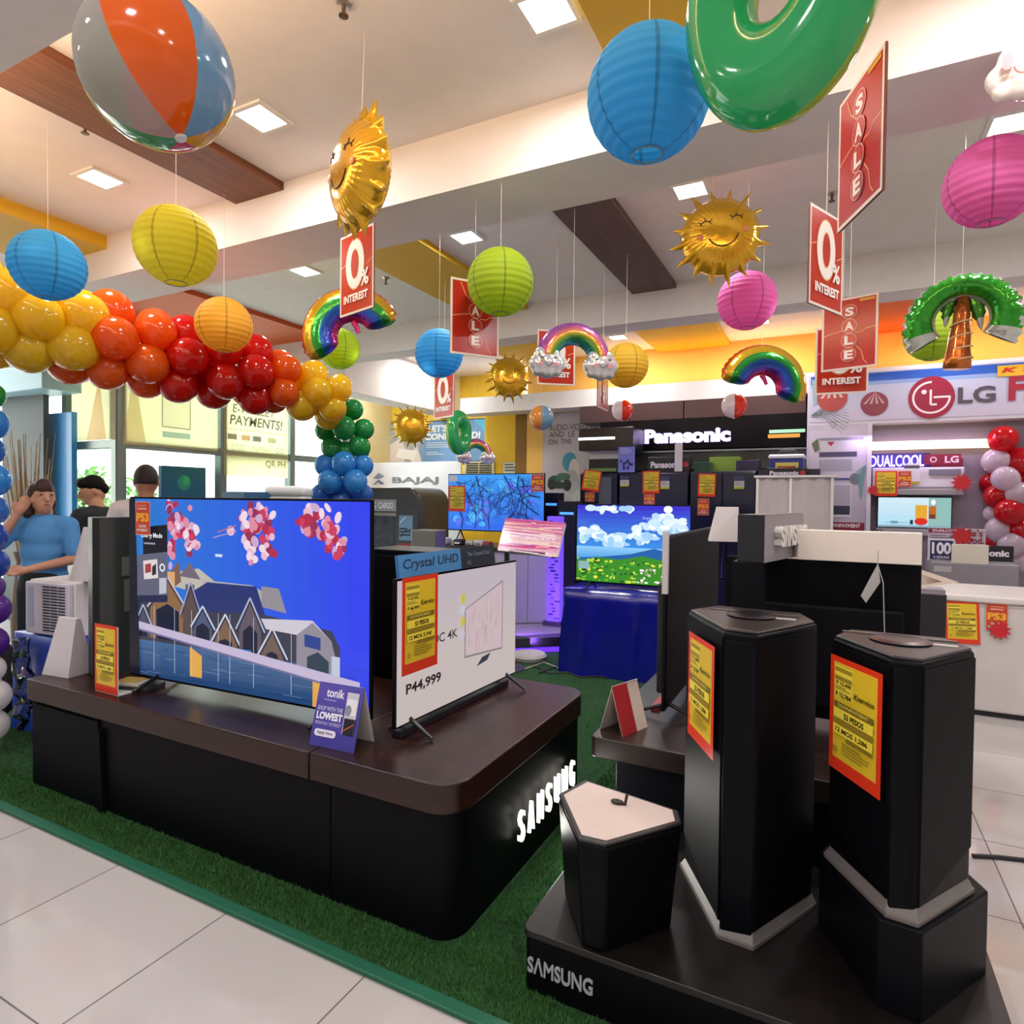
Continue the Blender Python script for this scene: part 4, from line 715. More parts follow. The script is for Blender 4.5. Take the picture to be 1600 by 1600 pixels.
# ---------------------------------------------------------------- speaker plinth
PT = .2
pt = thing('speaker_plinth', 'low black plinth at the front right with silver lettering, carrying the speakers', 'plinth', (-.82, 1.69, 0))
G().prism(rrect(0, 1.24, 0, .78, [.03, .01, .01, .01]), PT - .022, PT).build('top_board', wood('#0e0b0b', '#1a1413', .35, 1.6, 'X'), pt, bevel=.003, smooth=True); G().prism(rrect(.006, 1.235, .006, .77, [.028, .01, .01, .01]), .013, PT - .022).build('plinth_base', mat('#08080c', .4), pt, smooth=True)
x0, x1 = at(824, 1510, Y=1.69).x + .82, at(926, 1525, Y=1.69).x + .82; letters3d('SΛMSUNG', x1 - x0, .05, .004, mat('#b9bfc6', .35, metal=.3), 'lettering', pt, ((x0 + x1) / 2, .004, .073), bold=.02)
def speaker(name, lab, pts, z0, z1, foot=True, topmat='#1c1513', dial=True, taper=1.0, white_top=False, leg=.05):
    ctr = (sum(p[0] for p in pts) / 6, sum(p[1] for p in pts) / 6); t = thing(name, lab, 'speaker', (ctr[0], ctr[1], z0), 0, 'black party speakers'); q = [(x - ctr[0], y - ctr[1]) for x, y in pts]; Hh = z1 - z0
    sc = lambda k: [(x * k, y * k) for x, y in q]
    if foot:
        G().prism(sc(1.02), 0, .014).build('foot_plate', mat('#6f6863', .35), t, bevel=.002); G().prism(sc(1.0), .014, .085, .80, ctr=(0, 0)).build('foot_slope', mat('#6f6a68', .4), t)
        body = G().prism(sc(.95), .035, Hh - .008, 1.0, ctr=(0, 0))
    else: body = G().prism(sc(.86), 0, Hh - .012, 1 / .86, ctr=(0, 0))
    body.build('cabinet', mat('#07070a', .35), t, bevel=.01, smooth=True)
    if foot:                                          # grilles on the two slanting fronts, column between them, each cut up towards the outer corner
        for (i, j) in ((0, 1), (3, 2)):
            a, b = Vector((*q[i], 0)), Vector((*q[j], 0)); d = (b - a); n = Vector((d.y, -d.x, 0)).normalized(); n = n if n.dot(a) > 0 else -n
            a2, b2 = a * .95, b * .95; o = n * .004; cut = .13
            A, B = a2 + d * .02, b2 - d * .012
            vs = [A + Vector((0, 0, .13)) + o, B + Vector((0, 0, .045)) + o, B + Vector((0, 0, Hh - .025)) + o, A + Vector((0, 0, Hh - .025)) + o]; vs += [v - o * 2 for v in vs]
            G().add(vs, [(0, 1, 2, 3), (7, 6, 5, 4), (0, 4, 5, 1), (1, 5, 6, 2), (2, 6, 7, 3), (3, 7, 4, 0)]).build('speaker_grille', mat('#07070c', .5), t)
        a, b = q[1], q[2]; G().box(a[0] + .004, b[0] - .004, a[1] * .975, a[1] * .8, .012, Hh - .03).build('front_column', mat('#0a0a0f', .3), t, bevel=.006)
    G().prism(sc(.91 if foot else 1.0), Hh - (.01 if foot else .012), Hh).build('top_panel', mat('#1b1716' if white_top else topmat, .35), t, bevel=.005)
    if white_top:
        G().prism(sc(.9), Hh, Hh + .002).build('top_sheet', mat('#cdbcb4', .6), t); g = G(); g.tube([(.0, .06, Hh + .006), (.018, .06, Hh + .006), (.022, .065, Hh + .035)], .005); g.ball((-.008, .06, Hh + .008), .018, 14, 8, (1.2, .8, .35)); g.build('note_emblem', mat('#1b1512', .4), t, label='dark music note shaped tab on the pale top')
    elif dial:
        G().lathe([(.001, 0), (.075, 0), (.078, .004), (.06, .008), (.001, .004)][::-1], 32, Matrix.Translation((0, .03, Hh))).build('control_dial', mat('#17161c', .25), t, smooth=True)
        for x, y, c in ((.09, .02, '#d8d2cc'), (-.1, .1, '#6d645f'), (.1, .09, '#5d5a58')): G().box(x - .045, x + .045, y - .006, y + .006, Hh, Hh + .003).build('top_slot', mat(c, .3), t)
    return t
TL = [(-.46, 2.24), (-.285, 1.925), (-.185, 1.918), (-.03, 2.22), (-.08, 2.37), (-.38, 2.39)]
spk = speaker('tower_speaker', 'taller black tower speaker on the plinth, beside the short pale-topped one', TL, PT, 1.12)
TR = [(-.005, 2.10), (.138, 1.868), (.208, 1.86), (.36, 2.10), (.31, 2.23), (.04, 2.23)]
st = thing('speaker_stand', 'black pedestal block under the right tower speaker', 'pedestal', (0, 0, PT)); G().prism([(-.02, 2.13), (.12, 1.85), (.215, 1.84), (.40, 2.13), (.34, 2.27), (.03, 2.27)], 0, .43 - PT).build('block', mat('#0b0b10', .4), st, bevel=.006)
spk2 = speaker('tower_speaker', 'black tower speaker on its own pedestal block at the far right front', TR, .43, 1.105, topmat='#15151b')
SB = [(-.79, 1.90), (-.635, 1.675), (-.555, 1.68), (-.39, 1.905), (-.415, 1.975), (-.75, 2.04)]
speaker('short_speaker', 'short black six-sided speaker with a pale beige top, left end of the plinth', SB, PT, .53, foot=False, white_top=True)
def face_card(a, b, u, z0, w, h, lab, lift=.016):      # card on a slanting face running from a to b
    a, b = Vector((*a, 0)), Vector((*b, 0)); d = (b - a).normalized(); n = Vector((d.y, -d.x, 0)); M = Matrix(((d.x, -n.x, 0, 0), (d.y, -n.y, 0, 0), (0, 0, 1, 0), (0, 0, 0, 1))); c = a + (b - a) * u + n * lift; card(PRICE, Matrix.Translation((c.x, c.y, z0)) @ M, w, h, lab, .21, .34)
face_card((-.445, 2.22), (-.285, 1.94), .56, .715, .235, .345, 'price card with red border taped on the taller tower speaker'); face_card((.005, 2.09), (.138, 1.88), .52, .725, .225, .33, 'price card with red border taped on the right tower speaker')

# ---------------------------------------------------------------- second platform with two televisions seen dark
p2 = thing('display_platform', 'second dark platform behind the speakers, carrying the switched-off televisions', 'display platform', (-.9, 2.5, 0))
G().prism(rrect(0, 1.3, 0, 1.95, [.03, .03, .02, .02]), .415, .5).build('tabletop', wood('#1d1413', '#33241f', .33, 1.6, 'X'), p2, bevel=.005, smooth=True); G().box(.1, 1.26, .05, 1.9, .013, .415).build('base_cabinet', mat('#0e1016', .4), p2, bevel=.004)
t = thing('television', 'switched-off black television seen along its length, on the second platform', 'television', (-.66, 3.52, .5), PI / 2); w, h = 1.42, .79
tv_body(t, w, h, z0=.05); G().box(-w / 2 + .012, w / 2 - .012, -.003, 0, .062, .05 + h - .012).build('screen', mat('#08080b', .5), t); tv_feet(t, w, .055, .45, .15); G().box(-w / 2 - .004, -w / 2 + .02, -.005, .02, .58, .86).build('energy_label', mat('#c9c3c6', .6), t)
t = thing('television', 'black back of a television standing under the white header strip, behind the tower speakers', 'television', (-.06, 3.12, .5), PI); w, h = .78, .705
tv_body(t, w, h, z0=.035, back='#0f0f14'); tv_feet(t, w, .04, .4, .1); G().box(-w / 2 + .01, w / 2 - .01, -.003, 0, .045, .03 + h).build('screen', mat('#0c0c10', .12), t)
x0, x1, z0, z1 = xr(1246, 830, 1440, 872, 3.05); tag(G().box(x0, x1, 3.03, 3.09, 1.245, z1).build('header_strip', mat('#e9dfd6', .6), bevel=.003), 'long white header strip standing on the black television back', 'header board')
tt = thing('brand_totem', 'black totem with a grey side and white raised letters, right of the sky television', 'totem', (-.30, 2.72, .5)); G().box(-.07, .05, .0, .12, 0, .75).build('post', mat('#121217', .4), tt, bevel=.003); hd = G().box(-.055, .055, 0, .5, .75, .945).build('sign_box', mat('#15161d', .4), tt, rz=-.24, bevel=.003); G().box(.055, .058, .0, .5, .752, .943).build('side_panel', mat('#908a90', .4), tt, rz=-.24)
for k, ch in enumerate('SΛMSUNG'): letters3d(ch, .05, .085, .03, mat('#d9d4d0', .4), 'letter', hd, (.058, .13 + .052 * k, .81), PI / 2, .03)
t = thing('paper_tag', 'white paper tag dangling on a cord in front of the black television back', 'tag', at(1372, 872, Y=3.0)); dz = .0
G().tube([(0, 0, .03), (0, 0, -.03), (.02, 0, -.1), (.03, 0, -.33)], .002).build('cord', mat('#b9b4b0', .6), t); G().add([(-.06, -.004, -.16), (-.0, -.004, -.02), (.01, .006, -.1), (-.04, .006, -.19)], [(0, 1, 2, 3)]).build('tag', mat('#b9b6b6', .6), t).modifiers.new('s', 'SOLIDIFY').thickness = .002
t = thing('tent_card', 'red and white folded card at the left corner of the second platform', 'tent card', (-.80, 2.66, .5), 1.22); w, h = .18, .21
G().box(-w / 2, w / 2, 0, .002, 0, h).build('front_leaf', mat('#d8c6b6', .7), t, (0, -.06, 0), rot=(-.3, 0, 0)); G().box(-w / 2, w / 2, 0, .002, 0, h).build('rear_leaf', mat('#cfc4bd', .7), t, (0, .06, 0), rot=(.3, 0, 0)); G().box(-w / 2, -w / 2 + .1, -.003, -.001, .0, h).build('red_print', mat('#a8242a', .5), t, (0, -.06, 0), rot=(-.3, 0, 0))
tag(G().box(-.02, .02, 0, .3, 0, .02).build('label_rail', mat('#a8262c', .4), loc=(-.74, 2.95, .5), bevel=.003), 'red label rail lying beside the switched-off long television', 'label rail')
wedge(at(1108, 846, Y=3.0), .25, .13, .08, .16, 'pale card wedge on top of the long switched-off television')
# dark cabinet with a white label at the right end of the second platform
x0, x1, z0, z1 = xr(1438, 930, 1470, 1010, 3.6); t = thing('subwoofer', 'narrow dark box with a torn white label, right of the black television back', 'speaker', ((x0 + x1) / 2, 3.75, .5)); G().box(-.07, .07, -.1, .1, 0, z1 - .5).build('cabinet', mat('#24232b', .4), t, bevel=.004); p = Pic(); p.poly([(-.065, .02), (-.03, .02), (-.02, .08), (-.03, .12), (-.025, .2), (-.065, .2)], '#b9b4b6'); p.rect(-.06, z1 - .55, -.04, z1 - .53, '#c9c6c8'); p.build('label_sheet', printm(), t, (0, -.101, 0))

# ---------------------------------------------------------------- far left: blue cloth stand with window air conditioner, motorcycle
bx0, bx1 = -4.42, -3.86
def cloth(x0, x1, y0, y1, z, hexc, name='cloth', seed=1, amp=.03, flare=.02):
    r = random.Random(seed); ph = [r.uniform(0, 6) for _ in range(4)]; g = G(); per = []; n = 30
    for (a, b) in (((x0, y0), (x1, y0)), ((x1, y0), (x1, y1)), ((x1, y1), (x0, y1)), ((x0, y1), (x0, y0))):
        for i in range(n): u = i / n; per.append((a[0] + (b[0] - a[0]) * u, a[1] + (b[1] - a[1]) * u))
    cx, cy = (x0 + x1) / 2, (y0 + y1) / 2; N = len(per); K = 8; vs = []
    for k in range(K + 1):
        t = k / K
        for i, (x, y) in enumerate(per):
            s = 1 + flare * t + amp * t * (math.sin(i * .55 + ph[0]) + .7 * math.sin(i * .23 + ph[1] + t * 2) + .4 * math.sin(i * 1.1 + ph[2])); vs.append((cx + (x - cx) * s, cy + (y - cy) * s, z * (1 - t) + .004))
    fs = [(k * N + i, (k + 1) * N + i, (k + 1) * N + (i + 1) % N, k * N + (i + 1) % N) for k in range(K) for i in range(N)] + [tuple(range(N))]
    g.add(vs, fs); return g, mat(hexc, .38, vary=.2, bump=.35, bscale=9.)
t = thing('display_stand', 'stand draped in royal blue cloth at the far left', 'stand', (0, 0, 0)); g, m = cloth(-4.62, -3.86, 2.1, 2.75, .62, '#1b3fae', seed=3); g.build('drape', m, t, smooth='all'); G().box(-4.55, -3.95, 2.2, 2.7, .0, .6).build('table', mat('#6d6a66', .6), t)
t = thing('window_air_conditioner', 'white window air conditioner with louvred grille on the blue draped stand', 'air conditioner', (-4.27, 2.14, .626), .1)
G().box(-.21, .21, 0, .52, 0, .34).build('case', mat('#dcd6d4', .45), t, bevel=.012); g = G(); g.box(-.2, .2, -.03, 0, .01, .33); g.build('front_frame', mat('#cfcbd6', .4), t, bevel=.008); g = G()
for c in range(3):
    for k in range(16): g.box(-.03 + c * .07, .03 + c * .07, -.034, -.029, .035 + k * .0178, .043 + k * .0178)
g.build('louvre', mat('#2c2b33', .6), t); g = G()
for k in range(8): g.box(.211, .214, .12, .34, .07 + k * .026, .082 + k * .026)
g.build('side_vent', mat('#3c4038', .6), t); G().box(-.17, -.12, -.034, -.03, .05, .3).build('control_strip', mat('#a9b2d0', .4), t)
wedge((-4.2, 2.2, .966), .1, .26, .12, .33, 'white card wedge standing on the window air conditioner')
t = thing('plastic_wrap', 'strip of clear plastic wrap hanging at the front of the blue drape', 'wrapping', (-4.35, 2.02, 0)); g = G(); r = random.Random(3); g.tube([(r.uniform(-.02, .02) * (1 + k % 2), r.uniform(-.015, .015), .62 - k * .045) for k in range(13)], [.05 * r.uniform(.35, 1.05) for _ in range(13)], 9); g.build('wrap', glass('#e3ebe8', .45), t)
t = thing('motorcycle', 'motorcycle with silver handlebar and red tank, behind the window air conditioner', 'motorcycle', (-5.55, 1.72, 0), .5); g = G()
for x in (-.62, .62): G().tube([(x + .29 * math.cos(a), 0, .29 + .29 * math.sin(a)) for a in [2 * PI * k / 28 for k in range(29)]], .05, 10, False).build('tyre', mat('#17171a', .8), t, smooth='all'); G().lathe([(.2, -.02), (.23, -.02), (.23, .02), (.2, .02)], 24, Matrix.Translation((x, 0, .29)) @ Matrix.Rotation(PI / 2, 4, 'X'), cap=False).build('rim', mat('#a9adb2', .3, metal=.8), t)
G().ball((-.1, 0, .78), .2, 20, 12, (1.4, .7, .6)).build('fuel_tank', mat('#b3202a', .25, coat=.5), t, smooth='all'); G().ball((.32, 0, .76), .2, 16, 10, (1.7, .6, .35)).build('seat', mat('#18181b', .6), t, smooth='all'); G().box(-.25, .2, -.13, .13, .28, .6).build('engine', mat('#4a4c50', .4, metal=.5), t, bevel=.03); G().tube([(-.62, 0, .29), (-.42, 0, .9), (-.38, 0, 1.0)], .03).build('fork', mat('#8d9096', .3, metal=.7), t); G().tube([(-.28, -.36, .98), (-.36, -.2, 1.03), (-.4, 0, 1.02), (-.36, .2, 1.03), (-.28, .36, .98)], .016).build('handlebar', mat('#c9ccd0', .2, metal=.9), t, smooth=True); G().ball((-.52, 0, .92), .1, 16, 10, (.8, 1, 1)).build('headlamp', mat('#d9dde0', .15), t, smooth='all')
t = thing('reception_counter', 'white counter behind the standing people at the left', 'counter', (-6.25, 3.72, 0)); G().box(-.7, .7, -.22, .22, 0, 1.18).build('carcass', mat('#d9d9d6', .5), t, bevel=.006); G().box(-.72, .72, -.24, .24, 1.18, 1.22).build('worktop', mat('#eceae6', .35), t, bevel=.006); G().box(.3, .55, -.256, -.25, .98, 1.03).build('handle_slot', mat('#3a3d3e', .5), t)
vs_ = at(48, 790, d=5.5); t = thing('twig_vase', 'vase of tall dried sticks behind the woman', 'vase', (vs_.x, vs_.y, 0)); G().lathe([(.1, 0), (.14, .1), (.15, .5), (.11, .9), (.13, 1.0)], 20).build('vase', mat('#6d5a48', .6), t, smooth=True); r = random.Random(6)
for k in range(34): a, q = r.uniform(0, 2 * PI), r.uniform(.05, .26); zt = r.uniform(1.6, 2.05); G().tube([(0.3 * q * math.cos(a), .3 * q * math.sin(a), .8), (.7 * q * math.cos(a), .7 * q * math.sin(a), 1.4), (q * math.cos(a) + r.uniform(-.03, .03), q * math.sin(a), zt)], [.008, .006, .003], 5).build('stick', mat(r.choice(['#a8906f', '#8c7657', '#bda684']), .8), t)
# ---------------------------------------------------------------- middle: sky television on blue cloth, treadmill, tree television
def flat_tv(lab, px0, py0, px1, py1, Y, pic, z_stand, s=.9, leg=.07, name='television'):
    a = xr(px0, py0, px1, py1, Y); w, h = a[1] - a[0], a[3] - a[2]; t = thing(name, lab, 'television', ((a[0] + a[1]) / 2, Y, z_stand)); z = a[2] - z_stand
    tv_body(t, w, h, z0=z); pic(w - .02, h - .025).build('screen', screenm(s), t, (-w / 2 + .01, -.003, z + .014)); tv_feet(t, w, max(.02, z), .36, .12); return t, a
def pic_sky(w, h):
    p = Pic(); r = random.Random(21); p.grad(0, h * .3, w, h, '#3f9fe8', '#3a25c8', 12)
    for cx, cz, sx, sz, n in ((.12, .62, .14, .08, 26), (.35, .55, .16, .1, 30), (.3, .95, .2, .04, 16), (.75, .78, .14, .13, 40), (.9, .7, .1, .16, 30), (.6, .6, .1, .07, 16), (.05, .55, .06, .06, 8)):
        for _ in range(n): p.ell((min(.94, max(.06, cx + r.gauss(0, sx * .5)))) * w, (cz + r.gauss(0, sz * .4)) * h, r.uniform(.02, .05), r.uniform(.015, .035), r.choice(['#dff0fb', '#c9e4f6', '#f2f8fd', '#9fcdf0', '#b6d9f4']), 12)
    p.grad(0, h * .26, w, h * .46, '#2c86d8', '#8cc9f2', 6); p.poly([(0, h * .3), (w * .25, h * .33), (w * .5, h * .38), (w * .7, h * .46), (w * .85, h * .42), (w, h * .36), (w, h * .1), (0, h * .1)], '#2a62a8'); p.poly([(0, 0), (0, h * .26), (w * .2, h * .32), (w * .4, h * .3), (w * .6, h * .36), (w, h * .26), (w, 0)], '#3d8c2a')
    for _ in range(150):
        u, v = r.random(), r.random() * .3; p.ell(min(.985, max(.015, u)) * w, max(.02, v) * h, r.uniform(.006, .025), r.uniform(.005, .014), r.choice(['#7fc03a', '#b9d94a', '#255f28', '#e6e04a', '#1f4a2a', '#4aa03a']) if u < .55 or v > .2 else r.choice(['#efeadc', '#d8d2c0', '#a8a890', '#f7f4ea', '#7f9a5a', '#6d7560']), 9)
    p.text('Crystal UHD', w * .6, h * .82, w * .78, h * .86, '#bcd2f4', .01); p.rect(w * .02, h * .16, w * .12, h * .26, '#8fb0b4'); return p
tb = thing('cloth_table', 'table draped to the floor in shiny dark blue cloth under the sky television', 'table', (0, 0, 0)); x0, x1 = at(872, 1045, Y=5.0).x, -1.15; zt = at(950, 922, Y=5.1).z; g, m = cloth(x0 + .04, x1, 5.0, 5.6, zt, '#0e1170', seed=5, amp=.075, flare=.06); g.build('drape', mat('#11158c', .22, vary=.3, bump=1.0, bscale=4., spec=.7), tb, smooth='all'); G().box(x0 + .08, x1 - .05, 5.06, 5.54, zt - .03, zt - .004).build('tabletop', mat('#55504c', .6), tb)
flat_tv('bright television showing clouds over green hills, on the blue draped table', 900, 788, 1080, 915, 5.12, pic_sky, zt, .88)
def pic_trees(w, h):
    p = Pic(); r = random.Random(31); p.grad(0, 0, w, h, '#2f62e0', '#3f9af0', 8)
    for _ in range(40): p.ell(r.uniform(.08, .92) * w, r.uniform(.1, .9) * h, r.uniform(.03, .08), r.uniform(.02, .06), r.choice(['#4fb0f5', '#3f8cf0', '#5a6ee8']), 10)
    def br(x, z, a, L, wd, dep):
        x2, z2 = x + L * math.cos(a), z + L * math.sin(a)
        if dep > 6 or not (0.01 < x2 < w - .01 and .01 < z2 < h - .01): return
        p.line([(x, z), (x2, z2)], wd, '#141a4a')
        for _ in range(2): br(x2, z2, a + r.uniform(-.75, .75), L * r.uniform(.72, .95), wd * .72, dep + 1)
    for x, z, a, L in ((.3, .02, 1.5, .16), (.45, .02, 1.7, .14), (.85, .02, 1.7, .16), (.95, .3, 2.6, .15), (.02, .98, -.7, .14), (.3, .98, -1.2, .13), (.6, .98, -1.0, .14), (.97, .95, -2.4, .16), (.75, .98, -1.7, .13), (.6, .02, 1.2, .13), (.02, .5, .2, .12), (.97, .6, 3.0, .13), (.15, .02, 1.4, .13)): br(x * w, z * h, a, L, .014, 0)
    p.rect(.01, h * .88, w * .1, h * .99, '#9a9aa0'); return p
dz = .93; t, A = flat_tv('television showing dark branches on blue, behind the pink display', 700, 740, 851, 831, 6.75, pic_trees, dz, .9)
dk = thing('display_counter', 'long dark counter carrying the branch television', 'counter', (A[0] + .75, 6.8, 0)); G().box(-.98, .8, -.4, .35, dz - .05, dz).build('worktop', mat('#2a2527', .35), dk, bevel=.006); G().box(-.95, .77, -.37, .33, 0, dz - .05).build('carcass', mat('#a9a4a6', .5), dk, bevel=.004)
pcard(701, 759, 727, 799, 6.69, 'price card on the left edge of the branch television'); pcard(830, 741, 850, 768, 6.69, 'red downpayment card on the top right corner of the branch television', kind='d')
for i, (px, c, s_) in enumerate(((692, '#d5d2cf', .07), (716, '#2c2c30', .06), (733, '#b9b4b0', .05), (748, '#c7bdb0', .06), (760, '#8a3030', .05))):
    q = at(px, 845, Y=6.47); t = thing('small_appliance', ['pale rounded gadget', 'black boxy gadget with white lines', 'small silver gadget', 'beige small gadget', 'small red gadget'][i] + ' on the dark counter below the branch television', 'gadget', (q.x, 6.5, dz)); G().box(-s_, s_, -s_, s_, 0, s_ * 1.2).build('housing', mat(c, .35), t, bevel=.02); G().box(-s_ * .6, s_ * .6, -s_ - .002, -s_, s_ * .3, s_ * .6).build('panel', mat('#e3e1de' if i == 1 else '#55555a', .4), t)
# treadmill with purple light
tx, ty = -2.72, 5.8; t = thing('treadmill', 'flat treadmill with purple under-lighting between the pale television and the blue table', 'treadmill', (tx, ty, .013), -.9)
G().prism(rrect(-.36, .36, -.85, .85, .05), .05, .15).build('deck', mat('#2a2930', .4), t, bevel=.01, smooth=True); G().box(-.25, .25, -.8, .75, .15, .157).build('belt', mat('#6a646c', .7), t); G().box(-.3, .3, -.86, -.8, .09, .14).build('display_strip', mat('#1c4a8c', .3, emit=1.2, emit_col='#2f7fe0'), t); G().prism(rrect(-.34, .34, -.83, .83, .05), .0, .05).build('light_base', mat('#3a1c7c', .4, emit=1.6, emit_col='#5a2ae0'), t)
c = at(855, 920, Y=5.9); t = thing('light_column', 'purple glowing patterned column beside the treadmill', 'lamp', (c.x, 6.1, .166)); G().box(-.075, .075, -.05, .05, .05, 1.15).build('light_panel', mat('#5c3fd0', .4, emit=1.3, emit_col='#5a3af0'), t); G().box(-.1, .1, -.08, .08, 0, .05).build('foot', mat('#25242c', .4), t); g = G(); r = random.Random(2)
for k in range(30): z = .08 + k * .035; x = r.uniform(-.06, .02); g.box(x, x + r.uniform(.02, .06), -.053, -.05, z, z + r.uniform(.008, .02))
g.build('pattern', mat('#1f1a5c', .5), t); area('purple_glow', (c.x, 5.45, .35), .25, .5, 7, (.35, .15, 1), (PI / 2, 0, 0))
t = thing('kiosk_display', 'tilted pink sunset display on a post, in front of the branch television', 'display', (0, 0, 0)); Y = 4.7; a = xr(770, 812, 876, 862, Y); cx = (a[0] + a[1]) / 2; t.location = (cx, Y + .12, 0); w, h = .56, .3
p = Pic(); r = random.Random(9); p.grad(0, 0, w, h, '#e6c3d2', '#c9588f', 8)
for _ in range(70): v = r.random(); p.line([(max(0, r.uniform(-.2, .7)) * w, v * h * .97 + .004), (min(.99, r.uniform(.5, 1.1)) * w, min(.98, v + r.uniform(-.05, .05)) * h * .97 + .004)], r.uniform(.003, .012), r.choice(['#d8568e', '#f2b9a6', '#f0d5d9', '#b8407e', '#f5c9b0', '#e07aa6', '#f7e3e2']))
p.text('YOU WON\'T GO BECAUSE THEM HAS TO', w * .08, h * .42, w * .9, h * .5, '#fbeef2', .02)
fr = G().box(-w / 2, w / 2, 0, .03, 0, h).build('frame', mat('#d9d3d2', .3), t, (0, -.1, a[2] - .02), rot=(-.42, .05, 0), bevel=.004); p.build('screen', screenm(.8), fr, (-w / 2 + .003, -.002, .004)); G().box(-w * .3, w * .3, -.006, -.001, .003, .025).build('control_bar', mat('#4a2f3c', .4), fr); G().tube([(-.26, .04, .03), (-.26, .04, a[2]), (-.2, .03, a[2] + .08), (-.05, .0, a[2] + .1)], .024).build('post', mat('#3a3940', .4), t, smooth=True); G().lathe([(.17, 0), (.17, .02), (.04, .04)], 24, Matrix.Translation((-.26, .04, 0))).build('base', mat('#2c2b31', .4), t)
for px0, px1 in ((790, 824), (825, 858)):
    u0, u1 = at(px0, 900, Y=6.41).x - A[0] - .75, at(px1, 900, Y=6.41).x - A[0] - .75; G().box(u0, u1, -.385, -.371, .04, dz - .07).build('door', mat('#a29ea6', .4), dk, bevel=.003)
q = at(826, 1024, Z=.04); t = thing('weighted_base', 'round white weighted base on the green carpet beside the pale television', 'base', (q.x, q.y, .013)); G().lathe([(.16, 0), (.17, .03), (.15, .05), (.02, .06)], 28).build('disc', mat('#c9c5c2', .4), t, smooth=True)
for k, (pts, cc) in enumerate(((((820, 1045), (850, 1035), (880, 1046), (930, 1048), (1000, 1052)), '#c9c2b6'), (((842, 1052), (870, 1042), (905, 1058), (960, 1055), (1020, 1048)), '#1a1a1d'), (((830, 1038), (860, 1052), (910, 1049), (950, 1060)), '#26262a'), (((915, 1052), (950, 1046), (1010, 1058), (1028, 1050)), '#b9b2a8'))):
    tag(G().tube([at(x, y, Z=.022) for x, y in pts], .006, 6).build('cable', mat(cc, .5)), ['long pale cable lying', 'black cable lying', 'dark looped cable lying', 'short pale cable lying'][k] + ' on the carpet before the blue draped table', 'cable', 'cables on the carpet')
q = at(942, 1046, Z=.03); tag(G().box(-.11, .11, -.03, .03, 0, .04).build('power_strip', mat('#d5d0c8', .4), loc=(q.x, q.y, .02), bevel=.008), 'white power strip at the foot of the blue draped table', 'power strip')
# black sliver cabinets by the sky television
for k, (px0, py0, px1, py1, Y, cc, lab) in enumerate(((851, 770, 872, 800, 7.25, '#15162a', 'dark tower box with a blue glow strip behind the pink display'), (872, 783, 899, 820, 6.9, '#1a1c30', 'dark box with a pale blue light bar left of the sky television'))):
    x0, x1, z0, z1 = xr(px0, py0, px1, py1, Y); t = thing('sound_tower', lab, 'speaker', ((x0 + x1) / 2, Y + .1, 0)); w = (x1 - x0) / 2; G().box(-w, w, -.1, .1, 0, z1).build('cabinet', mat(cc, .3), t, bevel=.005); G().box(-w * .8, w * .8, -.103, -.1, z1 - .16, z1 - .13).build('light_bar', mat('#4f7fe0', .3, emit=1.5, emit_col='#3f7ff0'), t)

# ---------------------------------------------------------------- back left: poster, three-wheeler, maker's board
x0, x1, z0, z1 = xr(592, 632, 770, 721, 8.85); z1 = 2.78; w, h = x1 - x0, z1 - z0; p = Pic(.001); p.grad(0, 0, w, h, '#7da3cc', '#8fa3b5', 6); p.rect(w * .42, 0, w, h, '#6f9acb'); p.poly([(w * .85, h), (w, h), (w, h * .4)], '#58b8e0'); p.rect(0, 0, w * .38, h, '#a8b0b4')
p.poly([(w * .02, 0), (w * .1, h * .45), (w * .2, h * .62), (w * .26, h * .3), (w * .24, 0)], '#e3dcd9'); p.poly([(w * .3, 0), (w * .34, h * .5), (w * .38, h * .2), (w * .4, 0)], '#ece7e4'); p.poly([(w * .16, h * .12), (w * .33, h * .04), (w * .36, h * .28), (w * .19, h * .36)], '#f7f6f4'); p.line([(w * .02, h * .2), (w * .09, h * .6), (w * .33, h * .95), (w * .37, h * .9), (w * .33, h * .3)], .02, '#d5dbe0')
p.text("LET'S", w * .45, h * .74, w * .62, h * .92, '#f4f7fb', .05, .1); p.text("GO", w * .66, h * .74, w * .74, h * .92, '#f4f7fb', .05, .1); p.text('CONNECTED!', w * .43, h * .54, w * .9, h * .71, '#f4f7fb', .05, .1); p.bars(w * .44, h * .32, w * .7, h * .48, 3, '#dbe6f2', .4); p.bars(w * .44, h * .14, w * .6, h * .24, 2, '#dbe6f2', .4)
t = thing('wall_poster', 'wide blue poster with a hand holding a white phone, on the yellow back wall', 'poster', (x0, 8.86, z0)); G().box(-.02, w + .02, .005, .03, -.03, h + .02).build('frame', mat('#4a4a4a', .5), t); p.build('print', printm(.4), t)
x0, x1, z0, z1 = xr(566, 722, 720, 776, 8.2); t = thing('maker_board', 'white board with grey motorcycle maker lettering under the poster', 'board', ((x0 + x1) / 2, 8.2, 0)); w = (x1 - x0) / 2; G().box(-w, w, 0, .04, .8, z1).build('panel', mat('#e6e4e6', .5), t, bevel=.004); a = xr(613, 744, 685, 757, 8.2); cx = (x0 + x1) / 2
